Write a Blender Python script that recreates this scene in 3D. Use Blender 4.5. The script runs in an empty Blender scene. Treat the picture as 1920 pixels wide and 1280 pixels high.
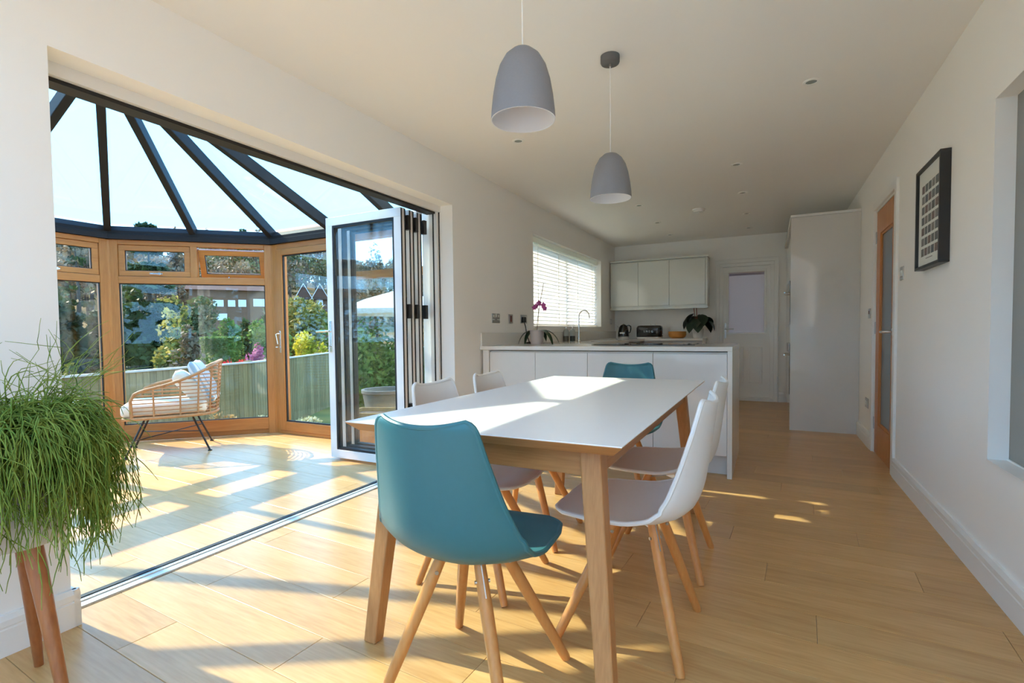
import bpy, bmesh, math, random
from mathutils import Vector, Matrix
random.seed(7)
R = math.radians
SC = bpy.context.scene
COL = SC.collection

# ------------------------------------------------------------------ camera
F_PX, CX, CY = 947.85, 960.0, 657.37
CAM = Vector((0, 0, 1.05))
YAW, PITCH, ROLL = R(-26.906), R(-2.111), R(-0.657)
fw = Vector((math.sin(YAW) * math.cos(PITCH), math.cos(YAW) * math.cos(PITCH), math.sin(PITCH)))
r0 = Vector((math.cos(YAW), -math.sin(YAW), 0))
u0 = r0.cross(fw)
rt = r0 * math.cos(ROLL) + u0 * math.sin(ROLL)
up = u0 * math.cos(ROLL) - r0 * math.sin(ROLL)
cam_data = bpy.data.cameras.new('camera')
cam = bpy.data.objects.new('camera', cam_data)
COL.objects.link(cam)
cam.matrix_world = Matrix(((rt.x, up.x, -fw.x, CAM.x), (rt.y, up.y, -fw.y, CAM.y), (rt.z, up.z, -fw.z, CAM.z), (0, 0, 0, 1)))
cam_data.sensor_width = 36
cam_data.lens = F_PX / 1920 * 36
cam_data.shift_y = (CY - 640) / 1920
cam_data.clip_start = 0.02
cam_data.clip_end = 600
SC.camera = cam

def at(px, py, depth):            # a photo direction at a chosen depth, as a point of the place
    return CAM + (rt * ((px - CX) / F_PX) + up * ((CY - py) / F_PX) + fw) * depth

# ------------------------------------------------------------------ sky, sun, exposure
SKY_STRENGTH = 2.0
world = bpy.data.worlds.new('sky')
SC.world = world
world.use_nodes = True
wn, wl = world.node_tree.nodes, world.node_tree.links
wn.clear()
wo = wn.new('ShaderNodeOutputWorld')
wb = wn.new('ShaderNodeBackground')
wtc = wn.new('ShaderNodeTexCoord')
wsep = wn.new('ShaderNodeSeparateXYZ')
wr = wn.new('ShaderNodeValToRGB')
wl.new(wtc.outputs['Generated'], wsep.inputs[0])
wl.new(wsep.outputs['Z'], wr.inputs[0])
wl.new(wr.outputs[0], wb.inputs[0])
wl.new(wb.outputs[0], wo.inputs[0])
e = wr.color_ramp.elements
e[0].position = 0.0; e[0].color = (0.295, 0.615, 0.98, 1)
e[1].position = 0.75; e[1].color = (0.22, 0.48, 0.90, 1)
wb.inputs[1].default_value = SKY_STRENGTH

SUN_EL, SUN_AZ, SUN_STRENGTH = R(35.8), R(3.0), 4.4
sl = bpy.data.lights.new('sun', 'SUN')
sl.energy = SUN_STRENGTH
sl.angle = R(0.53)
sl.color = (1.0, 0.79, 0.57)
sun = bpy.data.objects.new('sun', sl)
COL.objects.link(sun)
sd = Vector((math.cos(SUN_EL) * math.cos(SUN_AZ), math.cos(SUN_EL) * math.sin(SUN_AZ), -math.sin(SUN_EL)))
sun.rotation_euler = sd.to_track_quat('-Z', 'Y').to_euler()
sun.location = (-12, 0, 9)

SC.view_settings.view_transform = 'Standard'
SC.view_settings.look = 'None'
SC.view_settings.exposure = 1.42
SC.view_settings.gamma = 1.0
SC.view_settings.use_curve_mapping = False
SC.cycles.use_denoising = True
SC.cycles.use_adaptive_sampling = True
SC.cycles.adaptive_threshold = 0.1
SC.cycles.adaptive_min_samples = 24
SC.cycles.max_bounces = 12
SC.cycles.diffuse_bounces = 8
SC.cycles.glossy_bounces = 4
SC.cycles.transmission_bounces = 4
SC.cycles.transparent_max_bounces = 48
SC.cycles.sample_clamp_indirect = 8.0
SC.cycles.caustics_reflective = True
SC.cycles.caustics_refractive = False
SC.cycles.blur_glossy = 0.4

# ------------------------------------------------------------------ materials
MATS = {}
def new_mat(name):
    m = bpy.data.materials.new(name)
    m.use_nodes = True
    nt = m.node_tree
    nt.nodes.clear()
    out = nt.nodes.new('ShaderNodeOutputMaterial')
    MATS[name] = m
    return m, nt, out
def N(nt, t, **kw):
    n = nt.nodes.new('ShaderNode' + t)
    for k, v in kw.items():
        setattr(n, k, v)
    return n
def plain(name, col, rough=0.5, metal=0.0, spec=0.5, noise=0.0, nscale=20, bump=0.0, bscale=200, coat=0.0, sheen=0.0, trans=0.0):
    m, nt, out = new_mat(name)
    p = N(nt, 'BsdfPrincipled')
    L = nt.links
    p.inputs['Base Color'].default_value = (*col, 1)
    p.inputs['Roughness'].default_value = rough
    p.inputs['Metallic'].default_value = metal
    p.inputs['Specular IOR Level'].default_value = spec
    p.inputs['Coat Weight'].default_value = coat
    p.inputs['Coat Roughness'].default_value = 0.05
    p.inputs['Sheen Weight'].default_value = sheen
    tc = N(nt, 'TexCoord')
    if noise > 0:
        nz = N(nt, 'TexNoise'); nz.inputs['Scale'].default_value = nscale; nz.inputs['Detail'].default_value = 4
        L.new(tc.outputs['Object'], nz.inputs['Vector'])
        mx = N(nt, 'MixRGB', blend_type='MIX')
        mx.inputs[1].default_value = (*[max(0, c * (1 - noise)) for c in col], 1)
        mx.inputs[2].default_value = (*[min(1, c * (1 + noise)) for c in col], 1)
        L.new(nz.outputs['Fac'], mx.inputs[0])
        L.new(mx.outputs[0], p.inputs['Base Color'])
    if bump > 0:
        nb = N(nt, 'TexNoise'); nb.inputs['Scale'].default_value = bscale; nb.inputs['Detail'].default_value = 3
        L.new(tc.outputs['Object'], nb.inputs['Vector'])
        b = N(nt, 'Bump'); b.inputs['Strength'].default_value = bump; b.inputs['Distance'].default_value = 0.002
        L.new(nb.outputs['Fac'], b.inputs['Height'])
        L.new(b.outputs[0], p.inputs['Normal'])
    if trans > 0:
        t = N(nt, 'BsdfTranslucent'); t.inputs['Color'].default_value = (*col, 1)
        ms = N(nt, 'MixShader'); ms.inputs[0].default_value = trans
        L.new(p.outputs[0], ms.inputs[1]); L.new(t.outputs[0], ms.inputs[2])
        L.new(ms.outputs[0], out.inputs[0])
    else:
        L.new(p.outputs[0], out.inputs[0])
    return m
def wood(name, c1, c2, axis='X', scale=6.0, stretch=14.0, rough=0.4, vary=0.25, spec=0.5, fine=0.5):
    m, nt, out = new_mat(name)
    L = nt.links
    p = N(nt, 'BsdfPrincipled'); p.inputs['Roughness'].default_value = rough
    p.inputs['Specular IOR Level'].default_value = spec
    tc = N(nt, 'TexCoord'); oi = N(nt, 'ObjectInfo')
    mp = N(nt, 'Mapping')
    s = {'X': (1, stretch, stretch), 'Y': (stretch, 1, stretch), 'Z': (stretch, stretch, 1)}[axis]
    mp.inputs['Scale'].default_value = s
    L.new(tc.outputs['Object'], mp.inputs['Vector'])
    ml = N(nt, 'VectorMath', operation='SCALE'); ml.inputs[0].default_value = (37, 53, 71)
    L.new(oi.outputs['Random'], ml.inputs['Scale'])
    L.new(ml.outputs[0], mp.inputs['Location'])
    n1 = N(nt, 'TexNoise'); n1.inputs['Scale'].default_value = scale * 0.25; n1.inputs['Detail'].default_value = 5; n1.inputs['Distortion'].default_value = 1.2
    n2 = N(nt, 'TexNoise'); n2.inputs['Scale'].default_value = scale * 1.6; n2.inputs['Detail'].default_value = 6
    L.new(mp.outputs[0], n1.inputs['Vector']); L.new(mp.outputs[0], n2.inputs['Vector'])
    ad = N(nt, 'MixRGB', blend_type='MIX'); ad.inputs[0].default_value = fine
    L.new(n1.outputs['Fac'], ad.inputs[1]); L.new(n2.outputs['Fac'], ad.inputs[2])
    cr = N(nt, 'ValToRGB')
    cr.color_ramp.elements[0].position = 0.34; cr.color_ramp.elements[0].color = (*c1, 1)
    cr.color_ramp.elements[1].position = 0.66; cr.color_ramp.elements[1].color = (*c2, 1)
    L.new(ad.outputs[0], cr.inputs[0])
    hs = N(nt, 'HueSaturation')
    mr = N(nt, 'MapRange'); mr.inputs['To Min'].default_value = 1 - vary; mr.inputs['To Max'].default_value = 1 + vary * 0.6
    L.new(oi.outputs['Random'], mr.inputs['Value'])
    L.new(mr.outputs[0], hs.inputs['Value'])
    L.new(cr.outputs[0], hs.inputs['Color'])
    L.new(hs.outputs[0], p.inputs['Base Color'])
    b = N(nt, 'Bump'); b.inputs['Strength'].default_value = 0.12; b.inputs['Distance'].default_value = 0.001
    L.new(ad.outputs[0], b.inputs['Height']); L.new(b.outputs[0], p.inputs['Normal'])
    L.new(p.outputs[0], out.inputs[0])
    return m
def glass(name, tint=(0.97, 0.985, 0.98), base=0.026, top=0.8):
    m, nt, out = new_mat(name)
    L = nt.links
    tr = N(nt, 'BsdfTransparent'); tr.inputs[0].default_value = (*tint, 1)
    gl = N(nt, 'BsdfGlossy'); gl.inputs['Roughness'].default_value = 0.0; gl.inputs['Color'].default_value = (0.95, 0.98, 1, 1)
    lw = N(nt, 'LayerWeight'); lw.inputs['Blend'].default_value = 0.5
    pw = N(nt, 'Math', operation='POWER'); pw.inputs[1].default_value = 4.0
    L.new(lw.outputs['Facing'], pw.inputs[0])
    mr = N(nt, 'MapRange'); mr.inputs['To Min'].default_value = base; mr.inputs['To Max'].default_value = top
    L.new(pw.outputs[0], mr.inputs['Value'])
    ms = N(nt, 'MixShader')
    L.new(mr.outputs[0], ms.inputs[0]); L.new(tr.outputs[0], ms.inputs[1]); L.new(gl.outputs[0], ms.inputs[2])
    L.new(ms.outputs[0], out.inputs[0])
    return m
def frosted(name, col, trans=0.6, rough=0.25):
    return plain(name, col, rough=rough, trans=trans, noise=0.04, nscale=60)
def foliage(name, c1, c2, scale=3.0, trans=0.35):
    m, nt, out = new_mat(name)
    L = nt.links
    tc = N(nt, 'TexCoord'); oi = N(nt, 'ObjectInfo')
    nz = N(nt, 'TexNoise'); nz.inputs['Scale'].default_value = scale; nz.inputs['Detail'].default_value = 5
    L.new(tc.outputs['Object'], nz.inputs['Vector'])
    cr = N(nt, 'ValToRGB')
    cr.color_ramp.elements[0].position = 0.35; cr.color_ramp.elements[0].color = (*c1, 1)
    cr.color_ramp.elements[1].position = 0.65; cr.color_ramp.elements[1].color = (*c2, 1)
    L.new(nz.outputs['Fac'], cr.inputs[0])
    hs = N(nt, 'HueSaturation')
    mr = N(nt, 'MapRange'); mr.inputs['To Min'].default_value = 0.75; mr.inputs['To Max'].default_value = 1.25
    L.new(oi.outputs['Random'], mr.inputs['Value']); L.new(mr.outputs[0], hs.inputs['Value'])
    L.new(cr.outputs[0], hs.inputs['Color'])
    d = N(nt, 'BsdfPrincipled'); d.inputs['Roughness'].default_value = 0.6; d.inputs['Specular IOR Level'].default_value = 0.2
    t = N(nt, 'BsdfTranslucent')
    L.new(hs.outputs[0], d.inputs['Base Color']); L.new(hs.outputs[0], t.inputs[0])
    ms = N(nt, 'MixShader'); ms.inputs[0].default_value = trans
    L.new(d.outputs[0], ms.inputs[1]); L.new(t.outputs[0], ms.inputs[2]); L.new(ms.outputs[0], out.inputs[0])
    return m

WALL = plain('wall_paint', (0.92, 0.895, 0.855), 0.85, spec=0.2, noise=0.015, nscale=2, bump=0.04, bscale=300)
CEIL = plain('ceiling_paint', (0.915, 0.885, 0.84), 0.9, spec=0.15, noise=0.01, nscale=2)
TRIMW = plain('white_gloss_trim', (0.88, 0.86, 0.82), 0.35)
PLANK = wood('oak_laminate', (0.55, 0.285, 0.09), (0.70, 0.415, 0.165), 'X', 5.0, 12.0, 0.30, 0.10)
SUBFLOOR = plain('floor_joint', (0.16, 0.095, 0.05), 0.8, noise=0.1)
OAKF = wood('golden_oak_frame', (0.38, 0.145, 0.030), (0.50, 0.215, 0.052), 'Z', 5.0, 14.0, 0.38, 0.06)
OAKH = wood('golden_oak_rail', (0.38, 0.145, 0.030), (0.50, 0.215, 0.052), 'X', 5.0, 14.0, 0.38, 0.06)
OAKD = wood('oak_door', (0.49, 0.175, 0.042), (0.61, 0.26, 0.072), 'Z', 5.0, 14.0, 0.35, 0.05)
BEECH = wood('beech_leg', (0.59, 0.225, 0.056), (0.67, 0.295, 0.085), 'Z', 6.0, 12.0, 0.38, 0.08)
TABLEOAK = wood('table_oak', (0.42, 0.18, 0.058), (0.55, 0.265, 0.098), 'Z', 7.0, 16.0, 0.45, 0.05)
TABLEOAKX = wood('table_oak_rail', (0.42, 0.18, 0.058), (0.55, 0.265, 0.098), 'X', 7.0, 16.0, 0.45, 0.05)
TABLEOAKY = wood('table_oak_side', (0.42, 0.18, 0.058), (0.55, 0.265, 0.098), 'Y', 7.0, 16.0, 0.45, 0.05)
WALNUT = wood('teak_planter_leg', (0.30, 0.095, 0.03), (0.42, 0.155, 0.05), 'Z', 6.0, 12.0, 0.35, 0.05)
TTOP = plain('white_laminate', (0.90, 0.885, 0.855), 0.35, noise=0.01)
ANTH = plain('anthracite_frame', (0.022, 0.021, 0.022), 0.6, spec=0.2, noise=0.1)
ALUW = plain('white_aluminium', (0.82, 0.795, 0.76), 0.4, noise=0.02)
ALUS = plain('silver_aluminium', (0.75, 0.74, 0.72), 0.3, metal=0.8, noise=0.03)
GASK = plain('black_gasket', (0.012, 0.012, 0.013), 0.6, noise=0.1)
GLASS = glass('clear_glass')
GLASSR = glass('roof_glass', (0.79, 0.93, 0.985), 0.026, 0.6)
CHROME = plain('chrome', (0.82, 0.82, 0.83), 0.12, metal=1.0, noise=0.02)
STEEL = plain('brushed_steel', (0.55, 0.53, 0.51), 0.35, metal=1.0, noise=0.08, nscale=80)
TEAL = plain('teal_plastic', (0.034, 0.155, 0.178), 0.42, spec=0.5, noise=0.05, nscale=60, bump=0.05, bscale=900)
WPLAS = plain('white_plastic', (0.83, 0.81, 0.785), 0.42, noise=0.015, nscale=60, bump=0.05, bscale=900)
CREAM = plain('cream_plastic', (0.80, 0.775, 0.74), 0.42, noise=0.015, nscale=60, bump=0.05, bscale=900)
PGREY = plain('grey_shade', (0.25, 0.25, 0.27), 0.7, noise=0.05, nscale=150, bump=0.1, bscale=800)
PGREYD = plain('dark_grey_canopy', (0.13, 0.13, 0.13), 0.7, noise=0.06, nscale=150)
PINW = plain('shade_inside', (0.80, 0.78, 0.79), 0.6, noise=0.01)
BULB = plain('bulb_glass', (0.85, 0.84, 0.82), 0.2, trans=0.3)
KGLOSS = plain('white_gloss_cabinet', (0.80, 0.78, 0.75), 0.08, coat=0.5, noise=0.01)
KGREEN = plain('pale_grey_gloss_cabinet', (0.70, 0.71, 0.655), 0.10, coat=0.5, noise=0.01)
KTALL = plain('tall_unit_gloss', (0.72, 0.695, 0.655), 0.10, coat=0.4, noise=0.01)
QUARTZ = plain('quartz_worktop', (0.80, 0.775, 0.73), 0.12, noise=0.03, nscale=90)
BLACKG = plain('black_gloss', (0.012, 0.012, 0.014), 0.08, coat=0.5, noise=0.05)
BLACKF = plain('black_frame', (0.02, 0.018, 0.018), 0.4, noise=0.1)
PAPER = plain('print_paper', (0.74, 0.75, 0.70), 0.7, noise=0.01)
METALBLK = plain('black_metal', (0.015, 0.013, 0.013), 0.45, noise=0.1)
RATTAN = wood('rattan', (0.38, 0.175, 0.065), (0.53, 0.28, 0.115), 'X', 30, 1.0, 0.5, 0.12)
CUSH = plain('cream_fabric', (0.78, 0.70, 0.56), 0.9, noise=0.03, nscale=90, bump=0.25, bscale=500, sheen=0.2)
BLIND = plain('white_blind_slat', (0.92, 0.92, 0.88), 0.5, trans=0.55)
FROSTR = frosted('frosted_window', (0.42, 0.36, 0.30), 0.5)
FROSTD = frosted('door_glass_obscured', (0.30, 0.26, 0.22), 0.45, 0.12)
FROSTB = frosted('back_door_blind', (0.62, 0.49, 0.44), 0.5, 0.3)
ORANGE = plain('orange_glaze', (0.62, 0.26, 0.06), 0.35, noise=0.15, nscale=12)
WPOT = plain('white_pot', (0.75, 0.73, 0.70), 0.4, noise=0.02)
PINKPOT = plain('blush_pot', (0.62, 0.52, 0.47), 0.5, noise=0.03)
DLEAF = plain('dark_leaf', (0.012, 0.03, 0.018), 0.3, noise=0.3, nscale=30)
OLEAF = plain('orchid_leaf', (0.018, 0.06, 0.022), 0.35, noise=0.3, nscale=20)
PINK = plain('orchid_pink', (0.55, 0.10, 0.34), 0.5, noise=0.15, nscale=40, trans=0.3)
STEM = plain('stem_brown', (0.10, 0.055, 0.03), 0.6, noise=0.1)
REDSTEM = plain('red_stalk', (0.28, 0.05, 0.03), 0.6, noise=0.1)
SOAP = plain('clear_bottle', (0.60, 0.62, 0.58), 0.1, noise=0.02, trans=0.5)
SOAPL = plain('grey_soap_label', (0.06, 0.065, 0.055), 0.5, noise=0.1)
RHIP = foliage('rhipsalis_green', (0.20, 0.33, 0.05), (0.46, 0.58, 0.12), 14.0, 0.3)
POTG = plain('pale_grey_pot', (0.60, 0.60, 0.60), 0.5, noise=0.03)
SOIL = plain('soil', (0.05, 0.035, 0.025), 0.9, noise=0.3, nscale=60)
def striped_cloth():
    m, nt, out = new_mat('blue_striped_fabric')
    p = N(nt, 'BsdfPrincipled'); p.inputs['Roughness'].default_value = 0.9
    tc = N(nt, 'TexCoord'); w = N(nt, 'TexWave'); w.inputs['Scale'].default_value = 14
    w.bands_direction = 'X'
    cr = N(nt, 'ValToRGB'); cr.color_ramp.elements[0].position = 0.3; cr.color_ramp.elements[1].position = 0.55
    cr.color_ramp.elements[0].color = (0.80, 0.82, 0.82, 1); cr.color_ramp.elements[1].color = (0.36, 0.52, 0.62, 1)
    nt.links.new(tc.outputs['Object'], w.inputs['Vector']); nt.links.new(w.outputs['Fac'], cr.inputs[0])
    nt.links.new(cr.outputs[0], p.inputs['Base Color']); nt.links.new(p.outputs[0], out.inputs[0])
    return m
STRIPE = striped_cloth()

# ------------------------------------------------------------------ mesh helpers
class MB:
    def __init__(s):
        s.v = []; s.f = []
    def add(s, vs, fs):
        b = len(s.v)
        s.v += [tuple(p) for p in vs]
        s.f += [tuple(i + b for i in q) for q in fs]
        return s
    def bx(s, x0, x1, y0, y1, z0, z1):
        return s.add([(x0, y0, z0), (x1, y0, z0), (x1, y1, z0), (x0, y1, z0), (x0, y0, z1), (x1, y0, z1), (x1, y1, z1), (x0, y1, z1)],
                     [(0, 3, 2, 1), (4, 5, 6, 7), (0, 1, 5, 4), (1, 2, 6, 5), (2, 3, 7, 6), (3, 0, 4, 7)])
    def hexa(s, a, b):                     # bottom ring a, top ring b (same count)
        n = len(a)
        fs = [tuple(range(n))[::-1], tuple(range(n, 2 * n))]
        fs += [(i, (i + 1) % n, n + (i + 1) % n, n + i) for i in range(n)]
        return s.add(list(a) + list(b), fs)
    def bar(s, p, q, w, h, upv=(0, 0, 1)):  # rectangular bar from p to q, width w across, height h along up
        p, q = Vector(p), Vector(q)
        d = (q - p).normalized(); sx = d.cross(Vector(upv))
        if sx.length < 1e-4: sx = Vector((1, 0, 0))
        sx.normalize(); uy = sx.cross(d)
        ring = [sx * w / 2 + uy * h / 2, -sx * w / 2 + uy * h / 2, -sx * w / 2 - uy * h / 2, sx * w / 2 - uy * h / 2]
        return s.hexa([p + k for k in ring], [q + k for k in ring])
    def tube(s, pts, r, n=8, caps=True, closed=False):
        pts = [Vector(p) for p in pts]
        rs = r if isinstance(r, (list, tuple)) else [r] * len(pts)
        m = len(pts); vs = []; ref = None
        for i, p in enumerate(pts):
            if closed: d = pts[(i + 1) % m] - pts[i - 1]
            else: d = pts[min(i + 1, m - 1)] - pts[max(i - 1, 0)]
            d.normalize()
            if ref is None:
                ref = d.cross(Vector((0, 0, 1)))
                if ref.length < 1e-3: ref = d.cross(Vector((1, 0, 0)))
            ref = (ref - d * ref.dot(d)).normalized(); b = d.cross(ref)
            vs += [p + (ref * math.cos(2 * math.pi * k / n) + b * math.sin(2 * math.pi * k / n)) * rs[i] for k in range(n)]
        fs = []
        for i in range(m if closed else m - 1):
            j = (i + 1) % m
            fs += [(i * n + k, i * n + (k + 1) % n, j * n + (k + 1) % n, j * n + k) for k in range(n)]
        if caps and not closed:
            fs += [tuple(range(n))[::-1], tuple(range((m - 1) * n, m * n))]
        return s.add(vs, fs)
    def lathe(s, prof, n=32, c=(0, 0, 0), sx=1.0, sy=1.0, cap0=False, cap1=False):
        vs = []; m = len(prof)
        for r, z in prof:
            vs += [(c[0] + sx * r * math.cos(2 * math.pi * k / n), c[1] + sy * r * math.sin(2 * math.pi * k / n), c[2] + z) for k in range(n)]
        fs = [(i * n + k, i * n + (k + 1) % n, (i + 1) * n + (k + 1) % n, (i + 1) * n + k) for i in range(m - 1) for k in range(n)]
        if cap0: fs.append(tuple(range(n))[::-1])
        if cap1: fs.append(tuple(range((m - 1) * n, m * n)))
        return s.add(vs, fs)
    def prism(s, poly, off):
        o = Vector(off)
        a = [Vector(p) for p in poly]
        return s.hexa(a, [p + o for p in a])
    def frame(s, P, U, V, u0, u1, v0, v1, t, d, D):   # rectangular frame in plane (U,V), member width t, depth d along D
        P, U, V, D = Vector(P), Vector(U), Vector(V), Vector(D)
        def q(a, b, c, e):
            base = [P + U * a + V * c, P + U * b + V * c, P + U * b + V * e, P + U * a + V * e]
            s.prism(base, D * d)
        q(u0, u1, v1 - t, v1); q(u0, u1, v0, v0 + t); q(u0, u0 + t, v0 + t, v1 - t); q(u1 - t, u1, v0 + t, v1 - t)
        return s
    def plate(s, P, U, V, u0, u1, v0, v1, d, D):
        P, U, V, D = Vector(P), Vector(U), Vector(V), Vector(D)
        return s.prism([P + U * u0 + V * v0, P + U * u1 + V * v0, P + U * u1 + V * v1, P + U * u0 + V * v1], D * d)
    def mesh(s, name, smooth=False, angle=40):
        me = bpy.data.meshes.new(name)
        me.from_pydata(s.v, [], s.f)
        bm = bmesh.new(); bm.from_mesh(me)
        bmesh.ops.recalc_face_normals(bm, faces=bm.faces)
        bm.to_mesh(me); bm.free()
        if smooth:
            me.polygons.foreach_set('use_smooth', [True] * len(me.polygons))
            me.set_sharp_from_angle(angle=R(angle))
        return me
    def build(s, name, mat, parent=None, smooth=False, bevel=0.0, angle=40, loc=None):
        me = s.mesh(name, smooth, angle)
        me.materials.append(mat)
        o = bpy.data.objects.new(name, me)
        COL.objects.link(o)
        if parent is not None: o.parent = parent
        if loc is not None: o.location = loc
        if bevel > 0:
            b = o.modifiers.new('bevel', 'BEVEL'); b.width = bevel; b.segments = 2; b.limit_method = 'ANGLE'; b.angle_limit = R(35)
            b.harden_normals = False
        return o
def raw(name, vs, fs, mat, parent=None, smooth=False):   # no normal recalculation: for leaf masses
    me = bpy.data.meshes.new(name)
    me.from_pydata(vs, [], fs)
    if smooth: me.polygons.foreach_set('use_smooth', [True] * len(me.polygons))
    me.materials.append(mat)
    o = bpy.data.objects.new(name, me); COL.objects.link(o)
    if parent is not None: o.parent = parent
    return o
def tag(o, label=None, cat=None, group=None, kind=None):
    if label: o['label'] = label
    if cat: o['category'] = cat
    if group: o['group'] = group
    if kind: o['kind'] = kind
    return o
def thing(name, label, cat, loc=(0, 0, 0), rz=0.0, group=None, kind=None):
    o = bpy.data.objects.new(name, None); COL.objects.link(o)
    o.empty_display_size = 0.1
    o.location = loc; o.rotation_euler = (0, 0, rz)
    return tag(o, label, cat, group, kind)
def struct(name, label, loc=(0, 0, 0)):
    o = bpy.data.objects.new(name, None); COL.objects.link(o)
    o.location = loc
    return tag(o, label, None, None, 'structure')
def copy_tree(o, parent=None):
    c = o.copy(); COL.objects.link(c)
    if parent is not None: c.parent = parent
    for ch in list(o.children): copy_tree(ch, c)
    return c
def share(name, src, parent, loc=(0, 0, 0), rot=(0, 0, 0), mat=None):    # a piece sharing another piece's mesh
    o = bpy.data.objects.new(name, src.data); COL.objects.link(o)
    o.parent = parent; o.location = loc; o.rotation_euler = rot
    for md in src.modifiers:
        if md.type == 'BEVEL':
            b = o.modifiers.new('bevel', 'BEVEL'); b.width = md.width; b.segments = md.segments; b.limit_method = 'ANGLE'; b.angle_limit = md.angle_limit
    return o
# ------------------------------------------------------------------ the room
XL, XLO, XR = -2.255, -2.555, 0.80
YB, YF, ZC = -1.5, 8.2, 2.42
OY0, OY1, OZ = 0.88, 3.42, 2.07           # opening to the conservatory
KY0, KY1, KZ0, KZ1 = 4.97, 7.43, 1.11, 2.10   # kitchen window
DY0, DY1, DZ = 4.42, 5.20, 2.03            # oak door in right wall
WY0, WY1, WZ0, WZ1 = 1.05, 2.70, 0.505, 1.955  # obscured window in right wall
BX0, BX1, BZ = -0.66, 0.07, 2.03           # back door
C2, C1, C0, CM = (-4.70, 3.66), (-5.75, 2.65), (-5.75, 0.95), (-4.70, -0.06)

def clip(poly, region):                    # convex clip of a 2-d polygon, region counter-clockwise
    out = poly
    for i in range(len(region)):
        a, b = region[i], region[(i + 1) % len(region)]
        inp, out = out, []
        if not inp: break
        side = lambda p: (b[0] - a[0]) * (p[1] - a[1]) - (b[1] - a[1]) * (p[0] - a[0])
        for j in range(len(inp)):
            p, q = inp[j - 1], inp[j]
            sp, sq = side(p), side(q)
            if (sp >= 0) != (sq >= 0):
                t = sp / (sp - sq); out.append((p[0] + (q[0] - p[0]) * t, p[1] + (q[1] - p[1]) * t))
            if sq >= 0: out.append(q)
    return out
def area(p): return 0.5 * sum(p[i - 1][0] * p[i][1] - p[i][0] * p[i - 1][1] for i in range(len(p)))
def lay_planks(parent, region, seed):
    rnd = random.Random(seed)
    ang = R(-3.0); ca, sa = math.cos(ang), math.sin(ang)
    W, Ln, g, ch = 0.194, 1.29, 0.0006, 0.0011
    inv = [(x * ca + y * sa, -x * sa + y * ca) for x, y in region]
    x0 = min(p[0] for p in inv); x1 = max(p[0] for p in inv); y0 = min(p[1] for p in inv); y1 = max(p[1] for p in inv)
    row = math.floor((y0 - 0.185) / W)
    while row * W + 0.185 < y1:
        ya = row * W + 0.185; yb = ya + W
        off = (row * 0.43 + 0.17) % 1.0 * Ln
        k = math.floor((x0 - off) / Ln)
        while k * Ln + off < x1:
            xa = k * Ln + off; xb = xa + Ln
            def poly(m):
                q = [(xa + m, ya + m), (xb - m, ya + m), (xb - m, yb - m), (xa + m, yb - m)]
                return clip(q, inv)
            lo, hi = poly(g), poly(g + ch)
            if len(lo) >= 3 and len(lo) == len(hi) and area(hi) > 0.004:
                cx, cy = (xa + xb) / 2, (ya + yb) / 2
                m = MB(); n = len(lo)
                # the board lies at z 0 with a small chamfer round its top
                vs = [(p[0] - cx, p[1] - cy, -0.012) for p in lo] + [(p[0] - cx, p[1] - cy, -0.0007) for p in lo] + [(p[0] - cx, p[1] - cy, 0.0) for p in hi]
                fs = [tuple(range(n))[::-1]] + [(i, (i + 1) % n, n + (i + 1) % n, n + i) for i in range(n)] + \
                     [(n + i, n + (i + 1) % n, 2 * n + (i + 1) % n, 2 * n + i) for i in range(n)] + [tuple(range(2 * n, 3 * n))]
                m.add(vs, fs)
                o = m.build('plank', PLANK, parent)
                o.location = (cx * ca - cy * sa, cx * sa + cy * ca, 0); o.rotation_euler = (0, 0, ang)
            k += 1
        row += 1
DIN = [(-2.362, YB), (XR + 0.03, YB), (XR + 0.03, YF), (-2.362, YF)]
CONS = [(-2.469, -0.06), (-2.469, 3.66), C2, C1, C0, CM]
fl = MB().bx(-2.41, XR + 0.1, YB - 0.1, YF + 0.1, -0.16, -0.012).build('floor', SUBFLOOR)
tag(fl, 'oak laminate board floor of the dining room and kitchen', kind='structure')
lay_planks(fl, DIN, 1)
cf = MB().prism([(x, y, -0.16) for x, y in [(-2.42, -0.12), (-2.42, 3.74), (-4.73, 3.74), (-5.84, 2.68), (-5.84, 0.92), (-4.73, -0.12)]], (0, 0, 0.148)).build('floor_conservatory', SUBFLOOR)
tag(cf, 'pale oak laminate floor of the glazed conservatory', kind='structure')
lay_planks(cf, CONS, 2)

m = MB()
T = 3.35
LY0, LY1, LZ0, LZ1 = -1.42, -0.18, 0.04, 2.15      # window added behind the camera, lets in sun as fill
m.bx(XLO, XL, YB - 0.12, LY0, 0, T); m.bx(XLO, XL, LY0, LY1, 0, LZ0); m.bx(XLO, XL, LY0, LY1, LZ1, T); m.bx(XLO, XL, LY1, OY0, 0, T); m.bx(XLO, XL, OY0, OY1, OZ, T); m.bx(XLO, XL, OY1, KY0, 0, T)
m.bx(XLO, XL, KY0, KY1, 0, KZ0); m.bx(XLO, XL, KY0, KY1, KZ1, T); m.bx(XLO, XL, KY1, YF + 0.12, 0, T)
tag(m.build('wall_left', WALL), 'long white wall with the wide opening to the conservatory', kind='structure')
m = MB()
XO = XR + 0.13
m.bx(XR, XO, YB - 0.12, WY0, 0, 2.6); m.bx(XR, XO, WY0, WY1, 0, WZ0); m.bx(XR, XO, WY0, WY1, WZ1, 2.6)
m.bx(XR, XO, WY1, DY0, 0, 2.6); m.bx(XR, XO, DY0, DY1, DZ, 2.6); m.bx(XR, XO, DY1, YF + 0.12, 0, 2.6)
tag(m.build('wall_right', WALL), 'white wall with the oak door and framed print', kind='structure')
m = MB()
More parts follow.
